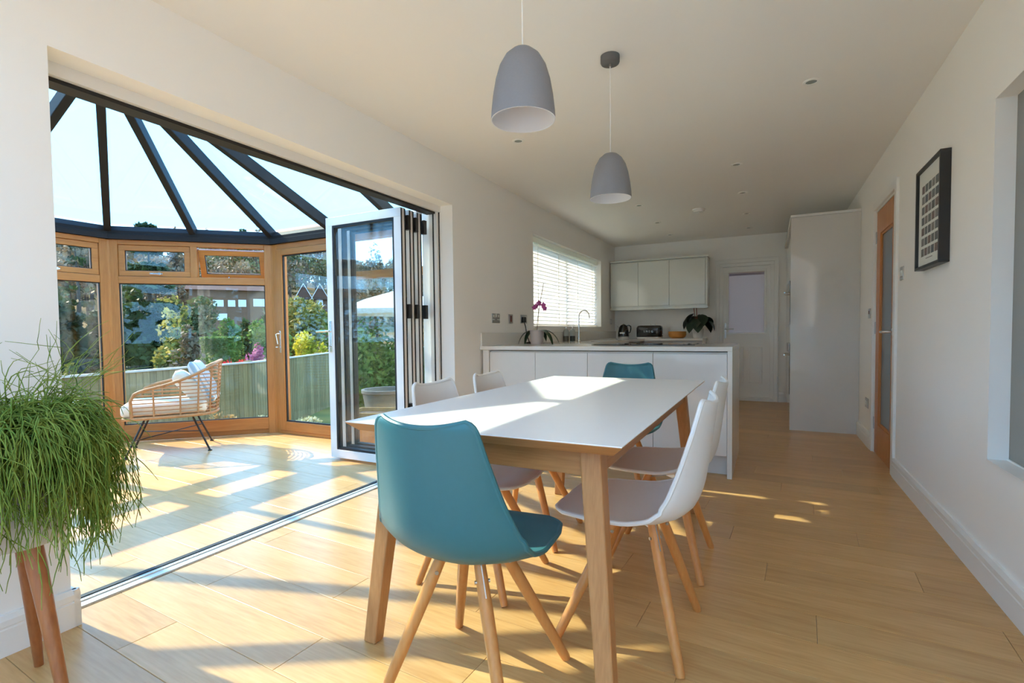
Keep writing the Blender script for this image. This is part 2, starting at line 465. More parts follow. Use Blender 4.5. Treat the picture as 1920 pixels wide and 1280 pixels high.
m.bx(XL, BX0, YF, YF + 0.15, 0, 2.6); m.bx(BX0, BX1, YF, YF + 0.15, BZ, 2.6); m.bx(BX1, XR, YF, YF + 0.15, 0, 2.6)
tag(m.build('wall_far', WALL), 'white end wall of the kitchen', kind='structure')
m = MB()                                    # wall behind the camera, with a wide window added for fill light
VX0, VX1, VZ0, VZ1 = -2.1, 0.65, 0.06, 2.2
m.bx(XL, VX0, YB - 0.15, YB, 0, 2.6); m.bx(VX1, XR, YB - 0.15, YB, 0, 2.6); m.bx(VX0, VX1, YB - 0.15, YB, 0, VZ0); m.bx(VX0, VX1, YB - 0.15, YB, VZ1, 2.6)
tag(m.build('wall_back', WALL), 'white wall behind the camera', kind='structure')
w = struct('added_window_6', 'wide white framed window added behind the camera for fill light')
MB().frame((0, YB - 0.1, 0), (1, 0, 0), (0, 0, 1), VX0, VX1, VZ0, VZ1, 0.06, 0.06, (0, 1, 0)).bx(-0.78, -0.72, YB - 0.1, YB - 0.04, VZ0, VZ1).build('window_frame', TRIMW, w)
MB().bx(VX0 + 0.06, -0.78, YB - 0.08, YB - 0.072, VZ0 + 0.06, VZ1 - 0.06).build('pane', GLASS, w)
MB().bx(-0.72, VX1 - 0.06, YB - 0.08, YB - 0.072, VZ0 + 0.06, VZ1 - 0.06).build('pane', GLASS, w)
w = struct('added_window_8', 'white framed window added in the left wall behind the camera for bounced sun')
MB().frame((-2.47, 0, 0), (0, 1, 0), (0, 0, 1), LY0, LY1, LZ0, LZ1, 0.055, 0.06, (1, 0, 0)).build('window_frame', TRIMW, w)
MB().bx(-2.445, -2.437, LY0 + 0.05, LY1 - 0.05, LZ0 + 0.05, LZ1 - 0.05).build('pane', GLASS, w)
RX0, RX1, RY0, RY1 = -2.05, 0.62, -1.36, 0.15        # rooflight added over the unseen near end to brighten the room
m = MB().bx(XL, XR, RY1, YF, ZC, ZC + 0.25).bx(XL, XR, YB, RY0, ZC, ZC + 0.25).bx(XL, RX0, RY0, RY1, ZC, ZC + 0.25).bx(RX1, XR, RY0, RY1, ZC, ZC + 0.25)
w = struct('added_rooflight_9', 'flat glass rooflight added over the unseen near end of the room for fill light')
MB().frame((0, 0, ZC + 0.25), (1, 0, 0), (0, 1, 0), RX0 - 0.03, RX1 + 0.03, RY0 - 0.03, RY1 + 0.03, 0.06, 0.06, (0, 0, 1)).build('window_frame', TRIMW, w)
MB().bx(RX0 + 0.02, RX1 - 0.02, RY0 + 0.02, RY1 - 0.02, ZC + 0.27, ZC + 0.28).build('pane', GLASS, w)
tag(m.build('ceiling', CEIL), 'plain white plaster ceiling with downlights', kind='structure')

def skirting(name, label, p, q, nrm):       # baseboard with a groove, from p to q, nrm points into the room
    d = (Vector((q[0] - p[0], q[1] - p[1], 0)))
    nv = Vector((nrm[0], nrm[1], 0))
    pr = [(0, 0), (0.020, 0), (0.020, 0.088), (0.016, 0.091), (0.016, 0.095), (0.020, 0.098), (0.020, 0.118), (0.012, 0.135), (0, 0.135)]
    a = [Vector((p[0], p[1], 0)) + nv * x + Vector((0, 0, z)) for x, z in pr]
    return tag(MB().hexa(a, [v + d for v in a]).build(name, TRIMW), label, kind='structure')
skirting('baseboard_right', 'white skirting along the right wall', (XR, YB), (XR, DY0 - 0.065), (-1, 0))
skirting('baseboard_right', 'short white skirting between oak door and tall unit', (XR, DY1 + 0.065), (XR, 5.965), (-1, 0))
skirting('baseboard_left', 'white skirting on the left wall below the planter', (XL, YB), (XL, OY0 + 0.02), (1, 0))
skirting('baseboard_left', 'white skirting turning into the left side of the opening', (XL + 0.02, OY0), (-2.365, OY0), (0, 1))
skirting('baseboard_left', 'white skirting between the folded doors and the peninsula', (XL, OY1), (XL, 3.83), (1, 0))
skirting('baseboard_far', 'white skirting beside the back door', (BX1 + 0.065, YF), (0.20, YF), (0, -1))
skirting('baseboard_back', 'white skirting behind the camera', (XL, YB), (XR, YB), (0, 1))

# ------------------------------------------------------------------ folding doors in the opening
bf = struct('door_2', 'white folding glass doors stacked open at the right of the opening')
MB().bx(-2.46, -2.37, OY0, OY1, 2.022, OZ).build('head_frame', ALUW, bf)
MB().bx(-2.475, -2.395, OY0 + 0.04, OY1 - 0.04, 2.006, 2.022).build('head_track', GASK, bf)
MB().bx(-2.46, -2.37, OY0, OY0 + 0.012, 0.0, 2.022).build('jamb', ALUW, bf)
j = MB().bx(-2.46, -2.385, OY1 - 0.035, OY1, 0.0, 2.022).build('jamb', ALUW, bf)
MB().bx(-2.425, -2.412, OY1 - 0.037, OY1 - 0.030, 0.0, 2.022).bx(-2.382, -2.378, OY1 - 0.012, OY1 - 0.004, 0, 2.022).build('jamb_gasket', GASK, j)
m = MB()
m.hexa([(-2.368, OY0, -0.012), (-2.368, OY1, -0.012), (-2.442, OY1, -0.012), (-2.442, OY0, -0.012)], [(-2.374, OY0, 0.005), (-2.374, OY1, 0.005), (-2.442, OY1, 0.008), (-2.442, OY0, 0.008)])
m.bx(-2.420, -2.412, OY0, OY1, 0.006, 0.011)
tr = m.build('floor_track', plain('track_aluminium', (0.72, 0.68, 0.62), 0.4, metal=0.3, noise=0.03), bf)
MB().bx(-2.468, -2.442, OY0, OY1, -0.012, 0.012).build('track_groove', GASK, tr)
MB().bx(-2.368, -2.362, OY0, OY1, -0.012, 0.0015).build('track_edge', SUBFLOOR, tr)
LEAF_X0, LEAF_X1 = -3.27, -2.488
for k, y in enumerate((3.065, 3.165, 3.262)):
    lf = thing('leaf', None, None); lf.parent = bf
    if k == 0: lf['label'] = 'front leaf of the folding doors with lever handle'
    t = 0.068
    MB().frame((0, y, 0), (1, 0, 0), (0, 0, 1), LEAF_X0, LEAF_X1, 0.022, 2.006, t, 0.055, (0, 1, 0)).build('leaf_frame', ALUW, lf, bevel=0.002)
    MB().frame((0, y + 0.004, 0), (1, 0, 0), (0, 0, 1), LEAF_X0 + t, LEAF_X1 - t, 0.022 + t, 2.006 - t, 0.018, 0.046, (0, 1, 0)).build('gasket', GASK, lf)
    MB().bx(LEAF_X0 + t + 0.014, LEAF_X1 - t - 0.014, y + 0.016, y + 0.038, 0.022 + t + 0.014, 2.006 - t - 0.014).build('pane', GLASS, lf)
    MB().bx(LEAF_X1, LEAF_X1 + 0.004, y + 0.001, y + 0.012, 0.03, 2.0).bx(LEAF_X1, LEAF_X1 + 0.004, y + 0.043, y + 0.054, 0.03, 2.0).build('edge_seal', GASK, lf)
for y in (3.142, 3.238, 3.347):
    for z in (0.45, 1.22, 1.90):
        MB().bx(LEAF_X1 - 0.02, LEAF_X1 + 0.022, y - 0.018, y + 0.018, z - 0.055, z + 0.055).build('hinge', METALBLK, bf, bevel=0.003)
h = MB().bx(LEAF_X0 + 0.020, LEAF_X0 + 0.046, 3.057, 3.066, 0.90, 1.16).build('handle', CHROME, bf, bevel=0.003)
MB().tube([(LEAF_X0 + 0.033, 3.06, 1.075), (LEAF_X0 + 0.033, 3.015, 1.075), (LEAF_X0 + 0.02, 3.005, 1.075), (LEAF_X0 - 0.07, 3.005, 1.073)], 0.009, 10).build('lever', CHROME, h, True)
MB().tube([(LEAF_X0 + 0.033, 3.06, 0.95), (LEAF_X0 + 0.033, 3.048, 0.95)], 0.009, 10).build('lock_cylinder', STEEL, h, True)

# ------------------------------------------------------------------ conservatory
EZ, EZT = 2.0, 2.12
def facet(name, label, P, Q):
    P, Q = Vector((P[0], P[1], 0)), Vector((Q[0], Q[1], 0))
    o = struct(name, label, P)
    o.rotation_euler = (0, 0, math.atan2(Q.y - P.y, Q.x - P.x))
    return o, (Q - P).length
def handle_bar(par, x, z, y=-0.004):
    MB().bx(x - 0.055, x + 0.055, y - 0.014, y, z - 0.007, z + 0.007).bx(x + 0.02, x + 0.04, y - 0.02, y, z - 0.012, z + 0.012).build('catch', CHROME, par, bevel=0.002)
def glazed(o, L, splits, open_idx=None, lower=None):
    """x-local runs along the wall, y-local points outdoors; transom at 1.585..1.66, toplights above"""
    MB().bx(0, 0.075, 0, 0.075, 0, EZ).build('post', OAKF, o, bevel=0.004)
    MB().bx(L - 0.075, L, 0, 0.075, 0, EZ).build('post', OAKF, o, bevel=0.004)
    MB().bx(0.075, L - 0.075, 0.0, 0.075, 0.05, 0.17).bx(0.075, L - 0.075, 0.02, 0.075, 0, 0.05).build('bottom_rail', OAKH, o, bevel=0.003)
    MB().bx(0.075, L - 0.075, 0.0, 0.075, 1.955, EZ).build('top_rail', OAKH, o, bevel=0.003)
    MB().bx(0.075, L - 0.075, 0.0, 0.075, 1.575, 1.645).build('transom', OAKH, o, bevel=0.004)
    lw = lower or [0.075, L - 0.075]
    for a, b in zip(lw[:-1], lw[1:]):
        aa = a if a == lw[0] else a + 0.035
        bb = b if b == lw[-1] else b - 0.035
        MB().bx(aa - 0.004, bb + 0.004, 0.026, 0.05, 0.166, 1.579).build('pane', GLASS, o)
        MB().frame((0, 0.012, 0), (1, 0, 0), (0, 0, 1), aa, bb, 0.17, 1.575, 0.009, 0.014, (0, 1, 0)).build('glazing_bead', GASK, o)
        if b != lw[-1]: MB().bx(b - 0.035, b + 0.035, 0, 0.075, 0.17, 1.575).build('mullion', OAKF, o, bevel=0.003)
    xs = [0.075] + splits + [L - 0.075]
    for i in range(len(xs) - 1):
        a = xs[i] if i == 0 else xs[i] + 0.03
        b = xs[i + 1] if i == len(xs) - 2 else xs[i + 1] - 0.03
        s = thing('sash', None, None, (0, 0.0, 1.955)); s.parent = o
        if i == open_idx:
            s.rotation_euler = (R(22), 0, 0); s.location = (0, 0.02, 1.925); s['label'] = 'top-hung fanlight pushed open'
        h = 0.31
        MB().frame((0, 0.010, 0), (1, 0, 0), (0, 0, 1), a + 0.003, b - 0.003, -h + 0.003, -0.003, 0.052, 0.055, (0, 1, 0)).build('sash_frame', OAKH, s, bevel=0.003)
        MB().bx(a + 0.048, b - 0.048, 0.034, 0.052, -h + 0.048, -0.048).build('pane', GLASS, s)
        MB().frame((0, 0.024, 0), (1, 0, 0), (0, 0, 1), a + 0.054, b - 0.054, -h + 0.054, -0.054, 0.007, 0.01, (0, 1, 0)).build('glazing_bead', GASK, s)
        c = (a + b) / 2
        if i == open_idx:
            MB().tube([(c - 0.05, 0.006, -h + 0.03), (c - 0.05, -0.03, -h + 0.0), (c - 0.04, -0.05, -h - 0.02)], 0.007, 8).build('catch', CHROME, s, True)
        else:
            handle_bar(s, c + 0.01, -h + 0.028, 0.010)
        if i < len(xs) - 2: MB().bx(xs[i + 1] - 0.03, xs[i + 1] + 0.03, 0, 0.075, 1.645, 1.955).build('mullion', OAKF, o, bevel=0.003)
o, L = facet('window_1', 'golden oak conservatory window with two fanlights, right one open', C1, C2)
glazed(o, L, [L * 0.5], 1)
o, L = facet('window_2', 'golden oak conservatory window at the far left, beside the white wall', C0, C1)
glazed(o, L, [L * 0.5], None, [0.075, L * 0.5, L - 0.075])
o, L = facet('window_4', 'angled golden oak conservatory window hidden behind the left wall', CM, C0)
glazed(o, L, [L * 0.5])
o, L = facet('window_5', 'golden oak side window of the conservatory behind the left wall', (-2.555, -0.06), CM)
glazed(o, L, [L * 0.5], None, [0.075, L * 0.5, L - 0.075])
# corner posts joining two windows
for (x, y), a in ((C1, 67), (C2, 22), (C0, 113), (CM, 158)):
    q = struct('trim_1', 'golden oak corner post of the conservatory', (x, y, 0)); q.rotation_euler = (0, 0, R(a))
    MB().bx(-0.035, 0.035, -0.004, 0.07, 0, EZ).build('corner_post', OAKF, q, bevel=0.008)
# side wall with the garden door, then a fixed light
o, L = facet('door_1', 'golden oak glazed garden door standing shut beside the folding doors', C2, (-2.555, 3.66))
MB().bx(0, 0.07, 0, 0.075, 0, EZ).build('post', OAKF, o, bevel=0.004)
MB().bx(1.00, 1.07, 0, 0.075, 0, EZ).build('post', OAKF, o, bevel=0.004)
MB().bx(L - 0.06, L, 0, 0.075, 0, EZ).build('post', OAKF, o, bevel=0.004)
MB().bx(0.07, L - 0.06, 0, 0.075, 1.945, EZ).build('top_rail', OAKH, o, bevel=0.003)
MB().bx(0.07, 1.00, 0, 0.075, 0, 0.035).build('threshold', OAKH, o, bevel=0.003)
dl = thing('door_leaf', None, None); dl.parent = o
MB().bx(0.072, 0.155, -0.008, 0.062, 0.037, 1.943).build('stile', OAKF, dl, bevel=0.004)
MB().bx(0.915, 0.998, -0.008, 0.062, 0.037, 1.943).build('stile', OAKF, dl, bevel=0.004)
MB().bx(0.155, 0.915, -0.008, 0.062, 0.037, 0.135).build('bottom_rail', OAKH, dl, bevel=0.004)
MB().bx(0.155, 0.915, -0.008, 0.062, 1.88, 1.943).build('top_rail', OAKH, dl, bevel=0.004)
MB().bx(0.150, 0.920, 0.024, 0.048, 0.13, 1.885).build('pane', GLASS, dl)
MB().frame((0, 0.006, 0), (1, 0, 0), (0, 0, 1), 0.155, 0.915, 0.135, 1.88, 0.012, 0.018, (0, 1, 0)).build('glazing_bead', GASK, dl)
h = MB().bx(0.100, 0.124, -0.017, -0.008, 0.86, 1.09).build('handle', CHROME, dl, bevel=0.003)
MB().tube([(0.112, -0.012, 1.06), (0.112, -0.05, 1.06), (0.105, -0.06, 1.055), (0.135, -0.062, 0.95)], 0.008, 8).build('lever', CHROME, h, True)
MB().tube([(0.112, -0.012, 0.92), (0.112, -0.045, 0.92), (0.09, -0.05, 0.92)], 0.004, 6).build('key', CHROME, h, True)
MB().bx(1.07, L - 0.06, 0, 0.075, 0.0, 0.17).build('bottom_rail', OAKH, o, bevel=0.003)
MB().bx(1.07, L - 0.06, 0, 0.075, 1.575, 1.645).build('transom', OAKH, o, bevel=0.003)
MB().bx(1.066, L - 0.056, 0.026, 0.05, 0.166, 1.579).build('pane', GLASS, o)
MB().bx(1.066, L - 0.056, 0.026, 0.05, 1.641, 1.949).build('pane', GLASS, o)

# glazed roof
roof = struct('ceiling_conservatory', 'dark framed pitched glass roof of the conservatory')
A = Vector((-3.93, 1.8, 2.95)); RH = Vector((-2.555, 1.8, 2.95))
V3 = lambda p, z=EZT: Vector((p[0], p[1], z))
mid = lambda a, b: ((a[0] + b[0]) / 2, (a[1] + b[1]) / 2)
eR = [(-2.555, 3.66), (-3.05, 3.66), (-3.86, 3.66)]
eL = [(-2.555, -0.06), (-3.05, -0.06), (-3.86, -0.06)]
rafters = [(A, C2), (A, C1), (A, mid(C1, C2)), (A, mid(C0, C1)), (A, C0), (A, mid(C0, CM)), (A, CM), (A, eR[2]), (A, eL[2]),
           (Vector((-3.05, 1.8, 2.95)), eR[1]), (Vector((-3.05, 1.8, 2.95)), eL[1])]
for a, b in rafters:
    q = V3(b)
    MB().bar(a - Vector((0, 0, 0.02)), q + (q - a).normalized() * 0.05, 0.058, 0.10).build('rafter', ANTH, roof, bevel=0.006)
MB().bar(A + Vector((-0.12, 0, 0)), RH, 0.09, 0.14).build('ridge_beam', ANTH, roof, bevel=0.008)
ring = [eR[0], C2, C1, C0, CM, eL[0]]
for a, b in zip(ring[:-1], ring[1:]):
    a3, b3 = V3(a, 0), V3(b, 0); d = (b3 - a3).normalized(); n = Vector((d.y, -d.x, 0))
    if n.dot(Vector((-4, 1.8, 0)) - a3) < 0: n = -n          # n points indoors
    a4, b4 = a3 - d * 0.03, b3 + d * 0.03
    prof = [(0.03, EZ + 0.002), (0.03, EZ + 0.05), (0.018, EZ + 0.055), (0.018, EZ + 0.085), (-0.01, EZT + 0.012), (-0.12, EZT - 0.01), (-0.12, EZ + 0.002)]
    MB().hexa([a4 + n * x + Vector((0, 0, z)) for x, z in prof], [b4 + n * x + Vector((0, 0, z)) for x, z in prof]).build('eaves_beam', ANTH, roof)
RB = Vector((-3.05, 1.8, 2.95))
pan = [[V3(eR[0]), RH, RB, V3(eR[1])], [V3(eR[1]), RB, A, V3(eR[2])], [V3(eR[2]), A, V3(C2)], [V3(C2), A, V3(mid(C1, C2))], [V3(mid(C1, C2)), A, V3(C1)],
       [V3(C1), A, V3(mid(C0, C1))], [V3(mid(C0, C1)), A, V3(C0)], [V3(C0), A, V3(mid(C0, CM))], [V3(mid(C0, CM)), A, V3(CM)], [V3(CM), A, V3(eL[2])],
       [V3(eL[2]), A, RB, V3(eL[1])], [V3(eL[1]), RB, RH, V3(eL[0])]]
for p in pan:
    MB().prism([v + Vector((0, 0, 0.028)) for v in p], (0, 0, 0.012)).build('pane', GLASSR, roof)

# ------------------------------------------------------------------ kitchen window, right window, doors
w = struct('window_3', 'wide white kitchen window behind the venetian blind')
MB().frame((-2.47, 0, 0), (0, 1, 0), (0, 0, 1), KY0, KY1, KZ0, KZ1, 0.055, 0.06, (1, 0, 0)).bx(-2.47, -2.41, 6.17, 6.23, KZ0, KZ1).build('window_frame', TRIMW, w)
MB().bx(-2.445, -2.437, KY0 + 0.05, 6.175, KZ0 + 0.05, KZ1 - 0.05).build('pane', GLASS, w)
MB().bx(-2.445, -2.437, 6.225, KY1 - 0.05, KZ0 + 0.05, KZ1 - 0.05).build('pane', GLASS, w)
MB().bx(-2.41, XL + 0.012, KY0, KY1, KZ0 - 0.02, KZ0 + 0.004).build('window_sill', TRIMW, w)
w = struct('window_7', 'obscured grey glass window set in the right wall')
MB().bx(XR + 0.066, XR + 0.08, WY0, WY1, WZ0, WZ1).build('pane', FROSTR, w)
MB().bx(XR + 0.06, XR + 0.10, WY0, WY1, WZ0, WZ0 + 0.012).build('glazing_rail', TRIMW, w)
MB().bx(XR - 0.004, XR + 0.066, WY0, WY1, WZ0 - 0.003, WZ0 + 0.006).build('window_sill', TRIMW, w)

d = struct('door_3', 'oak internal door with a tall glass panel in the right wall')
aw = 0.062
for y0, y1 in ((DY0 - aw, DY0 + 0.004), (DY1 - 0.004, DY1 + aw)):
    MB().bx(XR - 0.018, XR + 0.002, y0, y1, 0, DZ + aw).build('architrave', TRIMW, d, bevel=0.004)
MB().bx(XR - 0.018, XR + 0.002, DY0 + 0.004, DY1 - 0.004, DZ - 0.004, DZ + aw).build('architrave', TRIMW, d, bevel=0.004)
MB().bx(XR, XR + 0.13, DY0, DY0 + 0.02, 0, DZ).bx(XR, XR + 0.13, DY1 - 0.02, DY1, 0, DZ).bx(XR, XR + 0.13, DY0 + 0.02, DY1 - 0.02, DZ - 0.02, DZ).build('door_lining', TRIMW, d)
lf = thing('door_leaf', None, None); lf.parent = d
x0, x1 = XR + 0.004, XR + 0.044
MB().bx(x0, x1, DY0 + 0.023, DY0 + 0.165, 0.006, DZ - 0.023).build('stile', OAKD, lf, bevel=0.003)
MB().bx(x0, x1, DY1 - 0.165, DY1 - 0.023, 0.006, DZ - 0.023).build('stile', OAKD, lf, bevel=0.003)
MB().bx(x0, x1, DY0 + 0.165, DY1 - 0.165, 0.006, 0.25).build('bottom_rail', OAKD, lf)
MB().bx(x0, x1, DY0 + 0.165, DY1 - 0.165, DZ - 0.21, DZ - 0.023).build('top_rail', OAKD, lf)
MB().frame((x0 + 0.010, 0, 0), (0, 1, 0), (0, 0, 1), DY0 + 0.165, DY1 - 0.165, 0.25, DZ - 0.21, 0.02, 0.02, (1, 0, 0)).build('glazing_bead', OAKD, lf)
MB().bx(x0 + 0.016, x0 + 0.024, DY0 + 0.17, DY1 - 0.17, 0.255, DZ - 0.215).build('pane', FROSTD, lf)
MB().bx(XR + 0.046, XR + 0.075, DY0 + 0.015, DY0 + 0.05, 0, DZ).bx(XR + 0.046, XR + 0.075, DY1 - 0.05, DY1 - 0.015, 0, DZ).bx(XR + 0.046, XR + 0.075, DY0 + 0.05, DY1 - 0.05, DZ - 0.05, DZ).build('door_stop', TRIMW, d)
h = MB().lathe([(0, 0), (0.026, 0), (0.026, 0.008), (0, 0.008)], 20).build('handle', CHROME, lf, True)
h.location = (x0, DY0 + 0.085, 1.02); h.rotation_euler = (0, R(-90), 0)
MB().tube([(0, 0, 0.006), (0, 0, 0.05), (0, 0.012, 0.056), (0, 0.12, 0.056)], 0.009, 10).build('lever', CHROME, h, True)
for z in (0.25, 1.05, 1.80):
    MB().bx(x0 - 0.006, x0 + 0.02, DY1 - 0.03, DY1 + 0.002, z - 0.05, z + 0.05).build('hinge', STEEL, lf, bevel=0.002)

d = struct('door_4', 'white back door with obscured half glazing in the end wall')
MB().frame((0, YF - 0.012, 0), (1, 0, 0), (0, 0, 1), BX0 - 0.055, BX1 + 0.055, -0.06, BZ + 0.055, 0.055, 0.012, (0, 1, 0)).frame((0, YF - 0.020, 0), (1, 0, 0), (0, 0, 1), BX0 - 0.058, BX1 + 0.058, -0.06, BZ + 0.058, 0.018, 0.012, (0, 1, 0)).build('architrave', TRIMW, d, bevel=0.003)
MB().frame((0, YF + 0.01, 0), (1, 0, 0), (0, 0, 1), BX0, BX1, 0.0, BZ, 0.05, 0.10, (0, 1, 0)).build('door_frame', TRIMW, d, bevel=0.004)
lf = thing('door_leaf', None, None); lf.parent = d
a, b = BX0 + 0.0485, BX1 - 0.0485
gx0, gx1, gz0, gz1 = a + 0.075, b - 0.075, 1.00, 1.90
m = MB(); y = YF + 0.040
m.bx(a, gx0, y, y + 0.05, 0.052, BZ - 0.052); m.bx(gx1, b, y, y + 0.05, 0.052, BZ - 0.052); m.bx(gx0, gx1, y, y + 0.05, gz1, BZ - 0.052); m.bx(gx0, gx1, y, y + 0.05, 0.052, gz0)
m.build('leaf_panel', TRIMW, lf)
MB().frame((0, y - 0.012, 0), (1, 0, 0), (0, 0, 1), gx0 - 0.025, gx1 + 0.025, gz0 - 0.025, gz1 + 0.025, 0.028, 0.014, (0, 1, 0)).build('glazing_bead', TRIMW, lf, bevel=0.004)
MB().bx(gx0, gx1, y + 0.02, y + 0.026, gz0, gz1).build('pane', FROSTB, lf)
MB().bx(gx0 + 0.01, gx1 - 0.01, y + 0.004, y + 0.018, gz1 - 0.05, gz1 - 0.02).build('blind_rail', plain('mauve_rail', (0.36, 0.28, 0.33), 0.6, noise=0.05), lf)
for xa, xb in ((a + 0.10, (a + b) / 2 - 0.03), ((a + b) / 2 + 0.03, b - 0.10)):
    MB().frame((0, y - 0.008, 0), (1, 0, 0), (0, 0, 1), xa, xb, 0.24, 0.80, 0.025, 0.010, (0, 1, 0)).build('moulding', TRIMW, lf, bevel=0.004)
h = MB().bx(a + 0.022, a + 0.05, y - 0.009, y, 0.92, 1.15).build('handle', STEEL, lf, bevel=0.003)
MB().tube([(a + 0.036, y - 0.005, 1.06), (a + 0.036, y - 0.045, 1.06), (a + 0.05, y - 0.05, 1.06), (a + 0.15, y - 0.05, 1.06)], 0.009, 8).build('lever', STEEL, h, True)
MB().bx(BX0, BX1, YF - 0.03, YF + 0.01, 0.0, 0.045).build('threshold', TRIMW, d, bevel=0.004)
# ------------------------------------------------------------------ dining table
TX0, TX1, TY0, TY1, TZ = -1.255, -0.325, 1.24, 3.08, 0.76
tcx, tcy = (TX0 + TX1) / 2, (TY0 + TY1) / 2
t = thing('dining_table', 'white topped oak dining table with splayed legs', 'table', (tcx, tcy, 0))
hx, hy = (TX1 - TX0) / 2, (TY1 - TY0) / 2
def rr(hx, hy, z): return [(-hx, -hy, z), (hx, -hy, z), (hx, hy, z), (-hx, hy, z)]
MB().hexa(rr(hx, hy, TZ - 0.003), rr(hx, hy, TZ)).build('table_top', TTOP, t)
MB().hexa(rr(hx - 0.03, hy - 0.03, TZ - 0.032), rr(hx, hy, TZ - 0.005)).hexa(rr(hx, hy, TZ - 0.005), rr(hx, hy, TZ - 0.003)).build('bevelled_edge', TABLEOAKX, t)
ax, ay, az0, az1 = hx - 0.105, hy - 0.115, TZ - 0.115, TZ - 0.032
for s in (-1, 1):
    MB().bx(-ax, ax, s * ay - 0.011, s * ay + 0.011, az0, az1).build('apron', TABLEOAKX, t, bevel=0.002)
    MB().bx(s * ax - 0.011, s * ax + 0.011, -ay + 0.011, ay - 0.011, az0, az1).build('apron', TABLEOAKY, t, bevel=0.002)
for sx in (-1, 1):
    for sy in (-1, 1):
        tx, ty = sx * (ax - 0.012), sy * (ay - 0.014); fx, fy = sx * (hx - 0.052), sy * (hy - 0.055)
        wa, wb = 0.031, 0.025; da, db = 0.031, 0.023
        MB().hexa([(fx - wb, fy - db, 0), (fx + wb, fy - db, 0), (fx + wb, fy + db, 0), (fx - wb, fy + db, 0)],
                  [(tx - wa, ty - da, az1), (tx + wa, ty - da, az1), (tx + wa, ty + da, az1), (tx - wa, ty + da, az1)]).build('leg', TABLEOAK, t, bevel=0.005)

# ------------------------------------------------------------------ dining chairs
def lerp_table(tab, x):
    for (a, va), (b, vb) in zip(tab[:-1], tab[1:]):
        if x <= b:
            k = (x - a) / (b - a); k = max(0, min(1, k))
            if isinstance(va, tuple): return tuple(p + (q - p) * k for p, q in zip(va, vb))
            return va + (vb - va) * k
    return tab[-1][1]
PROF = [(0, (.228, .436)), (.03, (.218, .441)), (.08, (.186, .443)), (.2, (.10, .438)), (.36, (-.03, .426)), (.48, (-.125, .426)), (.56, (-.188, .446)), (.62, (-.224, .482)), (.69, (-.244, .535)), (.78, (-.258, .618)), (.89, (-.272, .724)), (1, (-.285, .829))]
HALF = [(0, .060), (.01, .095), (.03, .140), (.06, .175), (.1, .201), (.2, .224), (.36, .236), (.5, .238), (.6, .232), (.7, .214), (.8, .190), (.9, .169), (.945, .160), (.965, .156), (.977, .153), (.987, .148), (.995, .140), (1, .127)]
CURL = [(0, .002), (.1, .006), (.25, .016), (.4, .032), (.52, .060), (.6, .078), (.7, .072), (.8, .056), (.9, .040), (1, .028)]
SHELL_T = [0, .008, .018, .032, .05, .075] + [.1 + .032 * i for i in range(27)] + [.95, .965, .977, .987, .995, 1]
def shell_mesh():
    nu, nt_ = 17, len(SHELL_T) - 1
    vs, fs = [], []
    for tt in SHELL_T:
        y, z = lerp_table(PROF, tt)
        y1, z1 = lerp_table(PROF, max(0, tt - .03)); y2, z2 = lerp_table(PROF, min(1, tt + .03))
        ty, tz = y2 - y1, z2 - z1; l = math.hypot(ty, tz); ty /= l; tz /= l
        ny, nz = tz, -ty
        if tt < .03: ny, nz = 0.0, 1.0
        hw = lerp_table(HALF, tt); c = lerp_table(CURL, tt)
        for j in range(nu):
            u = -1 + 2 * j / (nu - 1)
            k = c * (abs(u) ** 2.4)
            dip = -0.013 * (1 - u * u) * max(0, (tt - .8) / .2) ** 2
            vs.append((u * hw, y + ny * k, z + nz * k + dip))
    for i in range(nt_):
        for j in range(nu - 1):
            a = i * nu + j
            fs.append((a, a + 1, a + nu + 1, a + nu))
    return vs, fs
CH_FOOT, CH_TOP = 0.205, 0.062
